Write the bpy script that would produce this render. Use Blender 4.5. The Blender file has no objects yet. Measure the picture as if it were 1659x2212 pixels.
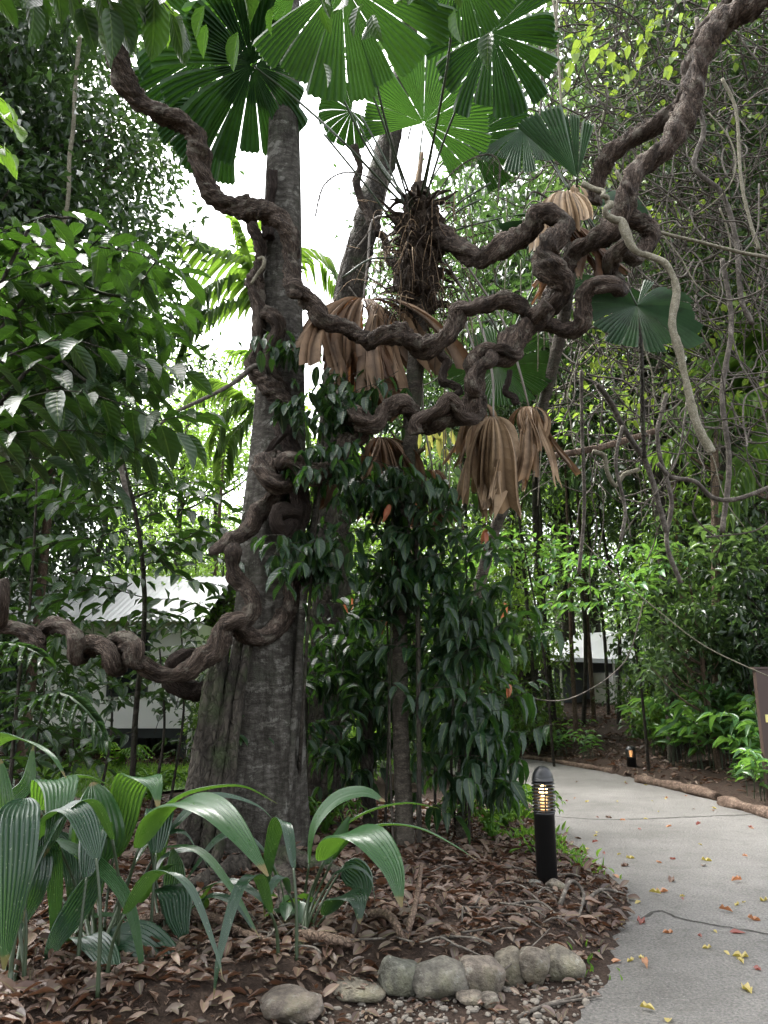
import bpy, math
import numpy as np
from math import radians, sin, cos, pi
rng = np.random.default_rng(7)
SC = bpy.context.scene
COL = SC.collection

# ------------------------------------------------------------------ camera, sky, sun, exposure
PITCH, FPX, CX, CY, EYE = 12.85, 1661.0, 829.5, 1106.0, 1.55
cam = bpy.data.cameras.new("camera"); cam_o = bpy.data.objects.new("camera", cam); COL.objects.link(cam_o)
cam.sensor_fit = 'VERTICAL'; cam.sensor_height = 24; cam.lens = 24*FPX/2212
cam.clip_start = .05; cam.clip_end = 600
cam_o.location = (0, 0, EYE); cam_o.rotation_euler = (radians(90+PITCH), 0, 0)
SC.camera = cam_o
SUN_EL, SUN_ROT = 60, -55
w = bpy.data.worlds.new("World"); SC.world = w; w.use_nodes = True
nt = w.node_tree; bg = nt.nodes['Background']
sky = nt.nodes.new('ShaderNodeTexSky'); sky.sky_type = 'NISHITA'; sky.sun_disc = False
sky.sun_elevation = radians(SUN_EL); sky.sun_rotation = radians(SUN_ROT)
sky.air_density = 1.0; sky.dust_density = 6.0
hs = nt.nodes.new('ShaderNodeHueSaturation'); hs.inputs['Saturation'].default_value = .22
nt.links.new(sky.outputs[0], hs.inputs['Color']); nt.links.new(hs.outputs[0], bg.inputs[0])
bg.inputs[1].default_value = .15
sun = bpy.data.lights.new("sun", 'SUN'); sun.energy = 1.2; sun.angle = radians(20); sun.color = (1, .97, .92)
sun_o = bpy.data.objects.new("sun", sun); COL.objects.link(sun_o)
sun_o.rotation_euler = (radians(90-SUN_EL), 0, radians(180-SUN_ROT))   # high, from ahead on the left, through thick cloud
SC.view_settings.view_transform = 'Standard'; SC.view_settings.look = 'None'
SC.view_settings.exposure = 2.75; SC.view_settings.gamma = 1
SC.cycles.max_bounces = 7; SC.cycles.diffuse_bounces = 4; SC.cycles.transmission_bounces = 6; SC.cycles.glossy_bounces = 2
SC.cycles.caustics_reflective = False; SC.cycles.caustics_refractive = False

# ------------------------------------------------------------------ helpers
cp, sp = cos(radians(PITCH)), sin(radians(PITCH))
A = lambda v: np.asarray(v, float)
def unit(v):
    v = A(v); return v/np.maximum(np.linalg.norm(v, axis=-1, keepdims=True), 1e-9)
def P(x, y, d):                       # picture point at ground distance d -> world
    dx, dy = (x-CX)/FPX, (CY-y)/FPX
    v = A([dx, cp-dy*sp, sp+dy*cp]); return A([0, 0, EYE]) + v*(d/v[1])
def G0(x, y, z=0.):                   # picture point on a level
    dx, dy = (x-CX)/FPX, (CY-y)/FPX
    v = A([dx, cp-dy*sp, sp+dy*cp]); return A([0, 0, EYE]) + v*((z-EYE)/v[2])
def PX(d): return d/FPX/cp            # metres per picture pixel at distance d (about)
def TR(ox, oy, s, pts): return [(ox+s*p[0], oy+s*p[1], p[2], p[3]*s) for p in pts]
tA = lambda pts: TR(548.6, 329.2, .3307, pts)
tB = lambda pts: TR(877.8, 329.2, .3307, pts)
tC = lambda pts: TR(658.3, 658.3, .3307, pts)
tD = lambda pts: TR(384., 877.8, .2645, pts)
tE = lambda pts: TR(0., 1179.5, .3968, pts)
tF = lambda pts: TR(1152., 0., .3056, pts)
def P3(pts):                          # (x, y, d, rpx) -> xyz r
    return np.array([[*P(p[0], p[1], p[2]), p[3]*PX(p[2])] for p in pts])

def spline(pts, step):
    p = A(pts); p = np.vstack([2*p[0]-p[1], p, 2*p[-1]-p[-2]]); out = []
    for i in range(1, len(p)-2):
        a, b, c, d = p[i-1:i+3]
        n = max(2, int(np.ceil(np.linalg.norm((c-b)[:3])/step)))
        t = np.linspace(0, 1, n, endpoint=False)[:, None]
        out.append(.5*((2*b)+(c-a)*t+(2*a-5*b+4*c-d)*t**2+(3*b-a-3*c+d)*t**3))
    out.append(p[-2][None]); return np.vstack(out)

class Acc:
    def __init__(s): s.V=[]; s.Q=[]; s.U=[]; s.n=0
    def add(s, V, Q, U=None):
        V = A(V).reshape(-1, 3); s.V.append(V); s.Q.append(np.asarray(Q, np.int64).reshape(-1, 4)+s.n)
        s.U.append(np.zeros((len(V), 2)) if U is None else A(U)); s.n += len(V)
    def box(s, c, d, rz=0):
        q = A([[x, y, z] for z in (-.5, .5) for y in (-.5, .5) for x in (-.5, .5)])*A(d)
        R = A([[cos(rz), -sin(rz), 0], [sin(rz), cos(rz), 0], [0, 0, 1]])
        s.add(q@R.T+A(c), [[0,2,3,1],[4,5,7,6],[0,1,5,4],[1,3,7,5],[3,2,6,7],[2,0,4,6]])
    def mesh(s, name, mat, smooth=True, off=(0, 0, 0)):
        V = np.vstack(s.V)-A(off); Q = np.vstack(s.Q); U = np.vstack(s.U)
        me = bpy.data.meshes.new(name)
        me.vertices.add(len(V)); me.vertices.foreach_set('co', V.astype(np.float32).ravel())
        me.loops.add(Q.size); me.loops.foreach_set('vertex_index', Q.astype(np.int32).ravel())
        me.polygons.add(len(Q))
        me.polygons.foreach_set('loop_start', np.arange(0, Q.size, 4, dtype=np.int32))
        me.polygons.foreach_set('loop_total', np.full(len(Q), 4, np.int32))
        me.polygons.foreach_set('use_smooth', np.full(len(Q), smooth))
        uv = me.uv_layers.new(name='UVMap'); uv.data.foreach_set('uv', U[Q.ravel()].astype(np.float32).ravel())
        me.materials.append(mat); me.update(calc_edges=True); return me
    def build(s, name, mat, parent=None, smooth=True, loc=None):
        off = A([0, 0, 0]); p = parent
        while p is not None: off = off+A(p.location); p = p.parent
        if loc is not None: off = off+A(loc)
        o = bpy.data.objects.new(name, s.mesh(name, mat, smooth, off)); COL.objects.link(o)
        if loc is not None: o.location = loc
        o.parent = parent; return o
def tag(o, label=None, cat=None, group=None, kind=None):
    if label: o['label'] = label
    if cat: o['category'] = cat
    if group: o['group'] = group
    if kind: o['kind'] = kind
    return o
def thing(name, label, cat, loc=(0, 0, 0), group=None):
    o = bpy.data.objects.new(name, None); COL.objects.link(o); o.location = [float(v) for v in loc]
    o.empty_display_size = .1
    return tag(o, label, cat, group)
KIDS = {}
def dup(root, loc, rz, sc, label, group=None):
    r = root.copy(); COL.objects.link(r); r.location = loc; r.rotation_euler = (0, 0, rz); r.scale = (sc, sc, sc) if np.isscalar(sc) else sc
    r['label'] = label
    if group: r['group'] = group
    for ch in list(root.children):
        c = ch.copy(); COL.objects.link(c); c.parent = r
        for g in list(ch.children):
            d = g.copy(); COL.objects.link(d); d.parent = c
    return r

def tube(acc, path, r, k=8, gn=0., ridge=0, ramp=.0, twist=0., flat=None, seed=0):
    path = A(path); r = np.broadcast_to(A(r), (len(path),)).astype(float)
    g = np.random.default_rng(seed+len(path))
    T = unit(np.gradient(path, axis=0)); N = np.zeros_like(T)
    n = np.cross(T[0], [0, 0, 1.]);
    if np.linalg.norm(n) < .1: n = np.cross(T[0], [1., 0, 0])
    n = unit(n)
    for i in range(len(T)):
        n = n-T[i]*np.dot(n, T[i]); n = unit(n); N[i] = n
    B = np.cross(T, N); s = np.r_[0, np.cumsum(np.linalg.norm(np.diff(path, axis=0), axis=1))]
    th = np.arange(k)*2*pi/k
    R = np.ones((len(path), k))
    if gn:
        for q_ in range(11):
            m = g.integers(1, 6) if q_ < 7 else g.integers(3, 9); f = g.uniform(2, 26) if q_ < 7 else g.uniform(25, 95); R += gn*.45*np.sin(m*th[None]+f*s[:, None]+g.uniform(0, 7))*np.sin(g.uniform(1, 7)*s[:, None]+g.uniform(0, 7))
    if ridge: R += ramp*np.abs(np.sin(.5*ridge*(th[None]+twist*s[:, None])))
    R = R*r[:, None]
    V = path[:, None]+N[:, None]*(R*np.cos(th))[..., None]+B[:, None]*(R*np.sin(th))[..., None]
    V = np.concatenate([(path[0]+(V[0]-path[0])*.02)[None], V, (path[-1]+(V[-1]-path[-1])*.02)[None]])
    nr = len(V); i = np.arange(nr-1)[:, None]; j = np.arange(k)[None]; j2 = (j+1) % k
    Q = np.stack(np.broadcast_arrays(i*k+j, i*k+j2, (i+1)*k+j2, (i+1)*k+j), -1)
    s2 = np.r_[s[0], s, s[-1]]
    U = np.stack(np.broadcast_arrays(th[None]/(2*pi), s2[:, None]), -1)
    acc.add(V, Q.reshape(-1, 4), U.reshape(-1, 2))

# --- leaves
def leaf_t(nl, prof, fold=.25, curl=.15, wave=0., cup=0.):
    t = np.linspace(0, 1, nl+1); wd = np.maximum(prof(t), .015)
    X = np.array([-1, 0, 1.])[None]*wd[:, None]; Y = np.repeat(t[:, None], 3, 1)
    Z = np.abs(X)*fold*.5-curl*t[:, None]**2+wave*np.sin(t[:, None]*11)*np.abs(X)+cup*np.sin(pi*t)[:, None]
    V = np.stack([X, Y, Z], -1).reshape(-1, 3)
    i = np.arange(nl)[:, None]*3+np.array([0, 1])[None]
    Q = np.stack([i, i+1, i+4, i+3], -1).reshape(-1, 4)
    U = np.stack(np.broadcast_arrays(np.array([0, .5, 1])[None], t[:, None]), -1).reshape(-1, 2)
    return V, Q, U
ell = lambda t: np.sin(pi*np.clip(t, 0, 1)**.9)**.75
lanc = lambda t: np.sin(pi*np.clip(t, 0, 1)**.75)**.95
ovat = lambda t: np.sin(pi*np.clip(t, 0, 1)**.6)**.8
L_FAR = leaf_t(2, ell, .3, .15)
L_MID = leaf_t(4, ell, .35, .22)
L_LAN = leaf_t(5, lanc, .35, .3)
L_NEAR = leaf_t(8, ell, .3, .22, .03)
L_NLAN = leaf_t(8, lanc, .35, .35, .04)
L_OV = leaf_t(6, ovat, .3, .2)
L_DRY = leaf_t(7, ell, .22, -.16, .02, .09)
L_DRY2 = leaf_t(7, lanc, .3, .22, -.03, -.05)
def place(acc, tm, pos, d, n, L, W):
    V, Q, U = tm; pos = A(pos).reshape(-1, 3); m = len(pos)
    if not m: return
    y = unit(d); x = unit(np.cross(y, n)); z = np.cross(x, y)
    L = np.broadcast_to(L, (m,)); W = np.broadcast_to(W, (m,))
    out = (pos[:, None]+y[:, None]*(V[None, :, 1, None]*L[:, None, None])+z[:, None]*(V[None, :, 2, None]*L[:, None, None])
           + x[:, None]*(V[None, :, 0, None]*W[:, None, None]))
    acc.add(out.reshape(-1, 3), (Q[None]+(np.arange(m)*len(V))[:, None, None]).reshape(-1, 4), np.tile(U, (m, 1)))
def cloud(acc, g, cen, rad, nper, L, tm=L_FAR, wr=.22, outw=.6, down=.3, rnd=.7, up=1., lv=.3):
    cen = A(cen).reshape(-1, 3); m = len(cen); rad = np.broadcast_to(A(rad), (m,))
    o = g.normal(size=(m, nper, 3))*.5
    pos = cen[:, None]+o*rad[:, None, None]*A([1, 1, .75])
    d = unit(o+1e-6)*outw+g.normal(size=o.shape)*rnd*.5+A([0, 0, -down])
    n = A([0, 0, up])+g.normal(size=o.shape)*.5
    ln = L*(1-lv/2+lv*g.random(m*nper))
    place(acc, tm, pos.reshape(-1, 3), d.reshape(-1, 3), n.reshape(-1, 3), ln, ln*wr)
def spray(acc, twigs, g, path, gap, L, tm=L_NEAR, wr=.21, droop=.25, start=.12, rtw=.004, side=1.0, tw=True, planar=None):
    """alternate leaves along a twig"""
    p = spline(path, gap*.33); s = np.r_[0, np.cumsum(np.linalg.norm(np.diff(p, axis=0), axis=1))]
    ss = np.arange(s[-1]*start, s[-1], gap); ss = np.r_[ss, s[-1]]
    pos = np.stack([np.interp(ss, s, p[:, i]) for i in range(3)], 1)
    T = unit(np.gradient(pos, axis=0)) if len(pos) > 1 else unit(p[-1:]-p[-2:-1])
    h = unit(np.cross(T, [0, 0, 1.])+1e-4)
    sg = np.where(np.arange(len(ss)) % 2, 1., -1.)[:, None]
    d = T*.55+h*sg*.85*side+g.normal(size=T.shape)*.22+A([0, 0, -droop]); d[-1] = T[-1]-A([0, 0, droop])
    n = A([0, 0, 1])+g.normal(size=T.shape)*.28+h*sg*.15
    ln = L*(.75+.45*g.random(len(ss))); ln[-1] *= .9
    dd = unit(d); place(acc, tm, pos+dd*L*.08, d, n, ln, ln*wr*(.85+.3*g.random(len(ss))))
    if tw:
        tube(twigs, p, np.linspace(rtw, rtw*.4, len(p)), 5)

# ------------------------------------------------------------------ materials
def mat_new(name):
    m = bpy.data.materials.new(name); m.use_nodes = True; n = m.node_tree
    return m, n, n.nodes['Principled BSDF'], n.nodes['Material Output']
def nd(n, t, **kw):
    x = n.nodes.new(t)
    for k, v in kw.items(): setattr(x, k, v)
    return x
def ramp(n, cols, pos=None, interp='LINEAR'):
    r = nd(n, 'ShaderNodeValToRGB'); e = r.color_ramp.elements; r.color_ramp.interpolation = interp
    pos = pos or np.linspace(0, 1, len(cols))
    while len(e) < len(cols): e.new(.5)
    for i, c in enumerate(cols): e[i].position = pos[i]; e[i].color = (*c, 1)
    return r
def noise(n, scale, detail=4, rough=.6, co=None, stretch=None):
    x = nd(n, 'ShaderNodeTexNoise'); x.inputs['Scale'].default_value = scale; x.inputs['Detail'].default_value = detail
    x.inputs['Roughness'].default_value = rough
    c = nd(n, 'ShaderNodeTexCoord'); src = c.outputs[co or 'Object']
    if stretch:
        m = nd(n, 'ShaderNodeMapping'); m.inputs['Scale'].default_value = stretch; n.links.new(src, m.inputs[0]); src = m.outputs[0]
    n.links.new(src, x.inputs['Vector']); return x
def mixc(n, f, a, b, mode='MIX'):
    x = nd(n, 'ShaderNodeMix', data_type='RGBA', blend_type=mode)
    for s, v in ((0, f), (6, a), (7, b)):
        if hasattr(v, 'links') or hasattr(v, 'is_linked'): n.links.new(v, x.inputs[s])
        else: x.inputs[s].default_value = (*v, 1) if isinstance(v, tuple) else v
    return x.outputs[2]
def math_(n, op, a, b=None):
    x = nd(n, 'ShaderNodeMath', operation=op)
    for i, v in enumerate((a, b)):
        if v is None: continue
        if hasattr(v, 'is_linked'): n.links.new(v, x.inputs[i])
        else: x.inputs[i].default_value = v
    return x.outputs[0]
def bump(n, b, h, s=.5, d=.02):
    x = nd(n, 'ShaderNodeBump'); x.inputs['Strength'].default_value = s; x.inputs['Distance'].default_value = d
    n.links.new(h, x.inputs['Height']); n.links.new(x.outputs[0], b.inputs['Normal']); return x
def leaf_mat(name, cols, tr=.35, trc=None, rough=.38, rib=.35, vein=0, spots=0, spec=.5, tip=0, pl=0, stripe=0):
    m, n, b, out = mat_new(name); L = n.links.new
    ge = nd(n, 'ShaderNodeNewGeometry'); r = ramp(n, cols); L(ge.outputs['Random Per Island'], r.inputs[0])
    uv = nd(n, 'ShaderNodeUVMap'); sx = nd(n, 'ShaderNodeSeparateXYZ'); L(uv.outputs[0], sx.inputs[0])
    au = math_(n, 'ABSOLUTE', math_(n, 'SUBTRACT', sx.outputs[0], .5))
    f = math_(n, 'LESS_THAN', au, .035); c = r.outputs[0]
    no = noise(n, 9, 3); c = mixc(n, math_(n, 'MULTIPLY', no.outputs[0], .35), c, cols[0])
    if pl:                            # fan leaves: dark ribs with fold shade painted in, blotches along the blade
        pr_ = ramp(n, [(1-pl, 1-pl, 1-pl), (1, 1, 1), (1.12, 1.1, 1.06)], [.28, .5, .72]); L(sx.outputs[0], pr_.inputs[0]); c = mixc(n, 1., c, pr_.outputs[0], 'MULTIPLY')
        bn = noise(n, 5, 6, .7); br = ramp(n, [(.45, .42, .4), (1, 1, 1), (1.3, 1.28, 1.2)], [.34, .5, .68]); L(bn.outputs[0], br.inputs[0]); c = mixc(n, .85, c, br.outputs[0], 'MULTIPLY'); f = math_(n, 'MULTIPLY', f, 0.)
    c2 = mixc(n, math_(n, 'MULTIPLY', f, rib), c, (.30, .42, .12))
    if spots:
        s2 = noise(n, 60, 2); sr = ramp(n, [(0, 0, 0), (1, 1, 1)], [.66, .70]); L(s2.outputs[0], sr.inputs[0])
        c2 = mixc(n, math_(n, 'MULTIPLY', sr.outputs[0], spots), c2, (.4, .42, .3))
    if stripe:                        # parallel ribs, with groove shade of the pleats painted in
        sw = math_(n, 'SINE', math_(n, 'MULTIPLY', sx.outputs[0], 2*pi*13)); swr = ramp(n, [(1-stripe, 1-stripe, 1-stripe), (1, 1, 1), (1.02, 1.02, 1.02)], [.0, .5, 1.]); L(math_(n, 'MULTIPLY_ADD', sw, .5), swr.inputs[0])
        swr_in = swr.inputs[0].links[0].from_node; swr_in.inputs[2].default_value = .5
        c2 = mixc(n, 1., c2, swr.outputs[0], 'MULTIPLY'); bump(n, b, sw, .12, .002)
    if tip:
        tn = math_(n, 'ADD', sx.outputs[1], math_(n, 'MULTIPLY', no.outputs[0], .10)); tr_ = ramp(n, [(0, 0, 0), (1, 1, 1)], [.985, 1.0]); L(tn, tr_.inputs[0])
        c2 = mixc(n, math_(n, 'MULTIPLY', tr_.outputs[0], tip), c2, (.2, .13, .06))
    L(c2, b.inputs['Base Color']); b.inputs['Specular IOR Level'].default_value = spec
    rr = math_(n, 'ADD', math_(n, 'MULTIPLY', no.outputs[0], .25), rough-.12); L(rr, b.inputs['Roughness'])
    if vein:
        vv = math_(n, 'SINE', math_(n, 'MULTIPLY', math_(n, 'SUBTRACT', math_(n, 'MULTIPLY', sx.outputs[1], 1.), math_(n, 'MULTIPLY', au, .55)), vein))
        bump(n, b, vv, .35, .003)
    if tr:
        t = nd(n, 'ShaderNodeBsdfTranslucent')
        tc = mixc(n, .75, c, trc or (.22, .42, .03)); L(tc, t.inputs[0])
        ms = nd(n, 'ShaderNodeMixShader'); ms.inputs[0].default_value = tr
        L(b.outputs[0], ms.inputs[1]); L(t.outputs[0], ms.inputs[2]); L(ms.outputs[0], out.inputs[0])
    return m
def bark_mat(name, c1, c2, c3, scale=14, stretch=(1, 1, .35), bs=.8, bd=.02, moss=None, spec=.25, vmul=.45, fiber=False, lichen=None):
    m, n, b, out = mat_new(name); L = n.links.new
    if fiber:                         # fissures running along the stem, seamless round it
        uv = nd(n, 'ShaderNodeUVMap'); sx = nd(n, 'ShaderNodeSeparateXYZ'); L(uv.outputs[0], sx.inputs[0]); an = math_(n, 'MULTIPLY', sx.outputs[0], 2*pi)
        cb_ = nd(n, 'ShaderNodeCombineXYZ'); an2 = math_(n, 'ADD', an, math_(n, 'MULTIPLY', sx.outputs[1], 3.))
        L(math_(n, 'COSINE', an2), cb_.inputs[0]); L(math_(n, 'SINE', an2), cb_.inputs[1]); L(math_(n, 'MULTIPLY', sx.outputs[1], 2.4), cb_.inputs[2])
        wn = noise(n, 9, 3); uvf = nd(n, 'ShaderNodeVectorMath', operation='MULTIPLY_ADD'); L(wn.outputs[1], uvf.inputs[0]); uvf.inputs[1].default_value = (.5, .5, .5); L(cb_.outputs[0], uvf.inputs[2])
    a = noise(n, scale, 6, .65, None, stretch); r = ramp(n, [c1, c2, c3], [.3, .5, .72]); L(a.outputs[0], r.inputs[0])
    v = nd(n, 'ShaderNodeTexVoronoi'); v.inputs['Scale'].default_value = scale*2.6; v.feature = 'DISTANCE_TO_EDGE'
    mp = nd(n, 'ShaderNodeMapping'); mp.inputs['Scale'].default_value = stretch; tc = nd(n, 'ShaderNodeTexCoord')
    a2 = noise(n, scale*.8, 4)
    va = nd(n, 'ShaderNodeVectorMath', operation='MULTIPLY_ADD'); L(a2.outputs[1], va.inputs[0]); va.inputs[1].default_value = (.12, .12, .12); L(tc.outputs['Object'], va.inputs[2])
    L(va.outputs[0], mp.inputs[0]); L(mp.outputs[0], v.inputs['Vector'])
    vr = ramp(n, [(0, 0, 0), (1, 1, 1)], [0, .25]); L(v.outputs[0], vr.inputs[0])
    c = mixc(n, vmul, r.outputs[0], vr.outputs[0], 'MULTIPLY')
    if moss:
        q = noise(n, 2.4, 5, .7); qr = ramp(n, [(0, 0, 0), (1, 1, 1)], [.5, .66]); L(q.outputs[0], qr.inputs[0]); c = mixc(n, math_(n, 'MULTIPLY', qr.outputs[0], .75), c, moss)
    if lichen:
        q = noise(n, 5.5, 9, .72, None, (1, 1, 1.5)); qr = ramp(n, [(0, 0, 0), (1, 1, 1)], [.54, .6]); L(q.outputs[0], qr.inputs[0]); c = mixc(n, math_(n, 'MULTIPLY', qr.outputs[0], .7), c, lichen)
        q = noise(n, 3., 8, .75, None, (2.2, 2.2, .5)); qr = ramp(n, [(.3, .28, .25), (1, 1, 1)], [.4, .52]); L(q.outputs[0], qr.inputs[0]); c = mixc(n, .85, c, qr.outputs[0], 'MULTIPLY')
    L(c, b.inputs['Base Color']); b.inputs['Roughness'].default_value = .85; b.inputs['Specular IOR Level'].default_value = spec
    h = math_(n, 'ADD', a.outputs[0], math_(n, 'MULTIPLY', vr.outputs[0], vmul*1.1))
    if fiber:
        L(uvf.outputs[0], a.inputs['Vector']); a.inputs['Scale'].default_value = 5.5
        L(uvf.outputs[0], v.inputs['Vector']); v.inputs['Scale'].default_value = 7
    bump(n, b, h, bs, bd)
    return m
def flat_mat(name, c, rough=.6, metal=0, nscale=20, var=.25, bs=.1, spec=.5):
    m, n, b, out = mat_new(name); a = noise(n, nscale, 5)
    n.links.new(mixc(n, math_(n, 'MULTIPLY', a.outputs[0], var*2), c, tuple(v*.55 for v in c)), b.inputs['Base Color'])
    b.inputs['Roughness'].default_value = rough; b.inputs['Metallic'].default_value = metal; b.inputs['Specular IOR Level'].default_value = spec
    if bs: bump(n, b, a.outputs[0], bs, .01)
    return m
M = {}
M['liana'] = bark_mat('liana_bark', (.03, .02, .015), (.09, .065, .05), (.25, .19, .15), 26, (1, 1, 1), 1., .02, fiber=True, lichen=(.2, .18, .145))
M['liana_dark'] = bark_mat('liana_dark_bark', (.022, .015, .012), (.05, .035, .028), (.10, .075, .06), 26, (1, 1, 1), 1., .02, fiber=True)
M['pale_vine'] = bark_mat('pale_vine_bark', (.14, .13, .09), (.24, .22, .16), (.33, .31, .25), 18, (1, 1, 1), .4, .01)
M['thin_vine'] = bark_mat('thin_vine_bark', (.05, .042, .034), (.115, .10, .084), (.25, .225, .19), 9, (1, 1, 1), .3, .01)
M['trunk_grey'] = bark_mat('grey_trunk_bark', (.035, .032, .026), (.078, .071, .06), (.16, .15, .135), 12, (1, 1, 2.6), .8, .02, (.055, .06, .042), vmul=.2, lichen=(.23, .225, .20))
M['trunk_dark'] = bark_mat('dark_trunk_bark', (.02, .017, .013), (.045, .038, .03), (.10, .088, .07), 8, (1, 1, .4), .8, .03, (.035, .05, .02))
M['trunk_brown'] = bark_mat('brown_trunk_bark', (.07, .045, .03), (.15, .105, .075), (.24, .185, .14), 10, (1, 1, .4), .6, .02)
M['palm_trunk'] = bark_mat('palm_trunk_bark', (.04, .034, .027), (.09, .076, .06), (.17, .15, .12), 9, (1, 1, 2.5), .6, .02, (.05, .06, .035))
M['fibre'] = bark_mat('palm_fibre', (.03, .022, .016), (.075, .052, .036), (.16, .115, .08), 22, (1, 1, .2), 1., .02)
M['fan'] = leaf_mat('fan_frond_green', [(.014, .045, .016), (.022, .062, .02), (.032, .08, .024)], .13, (.06, .17, .015), .46, 0, spec=.3, pl=.3)
M['fan_bright'] = leaf_mat('fan_frond_bright', [(.018, .052, .018), (.026, .07, .021), (.036, .088, .026)], .24, (.12, .3, .03), .46, 0, spec=.35, pl=.3)
M['dead'] = leaf_mat('dead_frond', [(.11, .066, .042), (.19, .125, .08), (.29, .20, .13), (.14, .075, .045)], .2, (.30, .12, .04), .6, 0, 0, 0, .25, pl=.55)
M['dead_pale'] = leaf_mat('dead_frond_pale', [(.23, .16, .10), (.34, .245, .155), (.43, .32, .215)], .2, (.35, .2, .1), .6, 0, 0, 0, .25, pl=.55)
M['dead_mid'] = leaf_mat('dead_frond_tan', [(.17, .11, .068), (.27, .185, .115), (.37, .265, .17)], .2, (.33, .16, .06), .6, 0, 0, 0, .25, pl=.55)
M['petiole'] = flat_mat('green_petiole', (.035, .055, .025), .45, 0, 14, .3, .1)
M['petiole_dead'] = flat_mat('dry_petiole', (.30, .27, .24), .6, 0, 14, .3, .1)
M['pleat'] = leaf_mat('pleated_leaf', [(.02, .058, .024), (.03, .078, .03), (.042, .10, .034)], .32, (.2, .42, .03), .3, 0, 0, .25, .6, .8, stripe=.07)
M['pleat_dark'] = leaf_mat('pleated_leaf_dark', [(.014, .04, .022), (.02, .055, .027)], .22, (.14, .32, .03), .3, 0, 0, .5, .6, .8, stripe=.07)
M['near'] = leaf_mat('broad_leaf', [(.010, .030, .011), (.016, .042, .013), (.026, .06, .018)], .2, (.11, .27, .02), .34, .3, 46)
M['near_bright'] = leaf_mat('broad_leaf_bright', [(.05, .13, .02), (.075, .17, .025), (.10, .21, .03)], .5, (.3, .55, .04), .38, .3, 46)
M['climber'] = leaf_mat('glossy_climber_leaf', [(.008, .026, .013), (.014, .036, .017), (.02, .05, .02)], .22, (.12, .3, .03), .33, .3, 40, .12, .4)
M['young'] = leaf_mat('young_coral_leaf', [(.42, .12, .07), (.5, .2, .1), (.36, .09, .06)], .4, (.6, .2, .1), .45, .2)
M['yellowing'] = leaf_mat('yellowing_leaf', [(.22, .24, .07), (.32, .3, .1), (.4, .36, .16)], .4, (.5, .5, .1), .45, .2)
M['bgA'] = leaf_mat('forest_leaf', [(.026, .052, .022), (.044, .08, .03), (.066, .112, .04)], .32, (.19, .33, .07), .32, 0)
M['bgB'] = leaf_mat('forest_leaf_dark', [(.012, .026, .014), (.02, .04, .018), (.03, .056, .024)], .24, (.12, .24, .05), .3, 0)
M['bgC'] = leaf_mat('forest_leaf_light', [(.06, .115, .034), (.085, .15, .045), (.115, .195, .055)], .45, (.32, .55, .05), .4, 0)
M['bgY'] = leaf_mat('vine_leaf_yellow', [(.07, .14, .02), (.11, .18, .03), (.18, .24, .04)], .42, (.36, .5, .06), .4, 0)
M['brownleaf'] = leaf_mat('bronze_leaf', [(.07, .05, .018), (.11, .075, .028), (.06, .07, .02)], .35, (.3, .22, .05), .4, 0)
M['ginger'] = leaf_mat('ginger_leaf', [(.045, .12, .04), (.06, .15, .05), (.085, .18, .06)], .35, (.25, .5, .06), .32, .2)
M['fern'] = leaf_mat('fern_leaf', [(.04, .11, .02), (.06, .15, .025), (.085, .19, .03)], .45, (.32, .55, .05), .45, 0)
M['grass'] = leaf_mat('lawn_grass', [(.07, .16, .02), (.10, .21, .03), (.13, .25, .04)], .4, (.3, .5, .05), .5, 0)
M['litter'] = leaf_mat('litter_leaf', [(.03, .018, .014), (.07, .043, .031), (.14, .092, .066), (.04, .026, .02), (.21, .15, .113), (.095, .05, .034), (.135, .102, .08), (.035, .022, .018), (.10, .06, .045)], .12, (.3, .12, .05), .5, .2, 0, 0, .4)
M['leaf_yellow'] = leaf_mat('fallen_yellow', [(.27, .215, .07), (.34, .28, .11)], .2, (.6, .5, .05), .5, .1)
M['leaf_red'] = leaf_mat('fallen_red', [(.14, .04, .038), (.2, .07, .055)], .2, (.5, .1, .05), .5, .1)
M['leaf_orange'] = leaf_mat('fallen_orange', [(.27, .13, .07), (.33, .19, .11)], .2, (.6, .2, .05), .5, .1)
M['leaf_brown'] = leaf_mat('fallen_brown', [(.07, .04, .03), (.13, .075, .05)], .1, (.2, .1, .05), .6, .1)
M['black_metal'] = flat_mat('black_painted_metal', (.012, .013, .014), .38, 0, 60, .3, .05)
M['wall_white'] = flat_mat('white_painted_wall', (.86, .85, .81), .7, 0, 3, .06, .02)
M['roof'] = flat_mat('weathered_grey_roof', (.42, .43, .45), .5, .2, 2.5, .3, .05)
M['shed_roof'] = flat_mat('white_canvas_roof', (.82, .83, .86), .6, 0, 3, .05, .02)
M['shed_grey'] = flat_mat('grey_sheet_wall', (.10, .11, .12), .6, 0, 3, .15, .05)
M['dark_glass'] = flat_mat('dark_window', (.015, .018, .02), .12, 0, 2, .1, 0)
M['dark_frame'] = flat_mat('dark_window_frame', (.025, .03, .03), .5, 0, 9, .1, .05)
M['tank'] = flat_mat('cream_tank', (.62, .60, .54), .5, 0, 2, .12, .05)
M['post_brown'] = flat_mat('brown_sign_paint', (.06, .036, .029), .55, 0, 10, .2, .1)
M['sign_yellow'] = flat_mat('sign_yellow_paint', (.75, .68, .25), .5, 0, 10, .1, 0)
M['log'] = bark_mat('edging_log_bark', (.06, .038, .025), (.14, .095, .07), (.24, .175, .13), 11, (1, 1, 1), .8, .02)
M['moss_log'] = bark_mat('mossy_log_bark', (.03, .03, .012), (.08, .085, .03), (.15, .16, .05), 7, (1, 1, 1), .8, .03, (.12, .15, .03))

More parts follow.
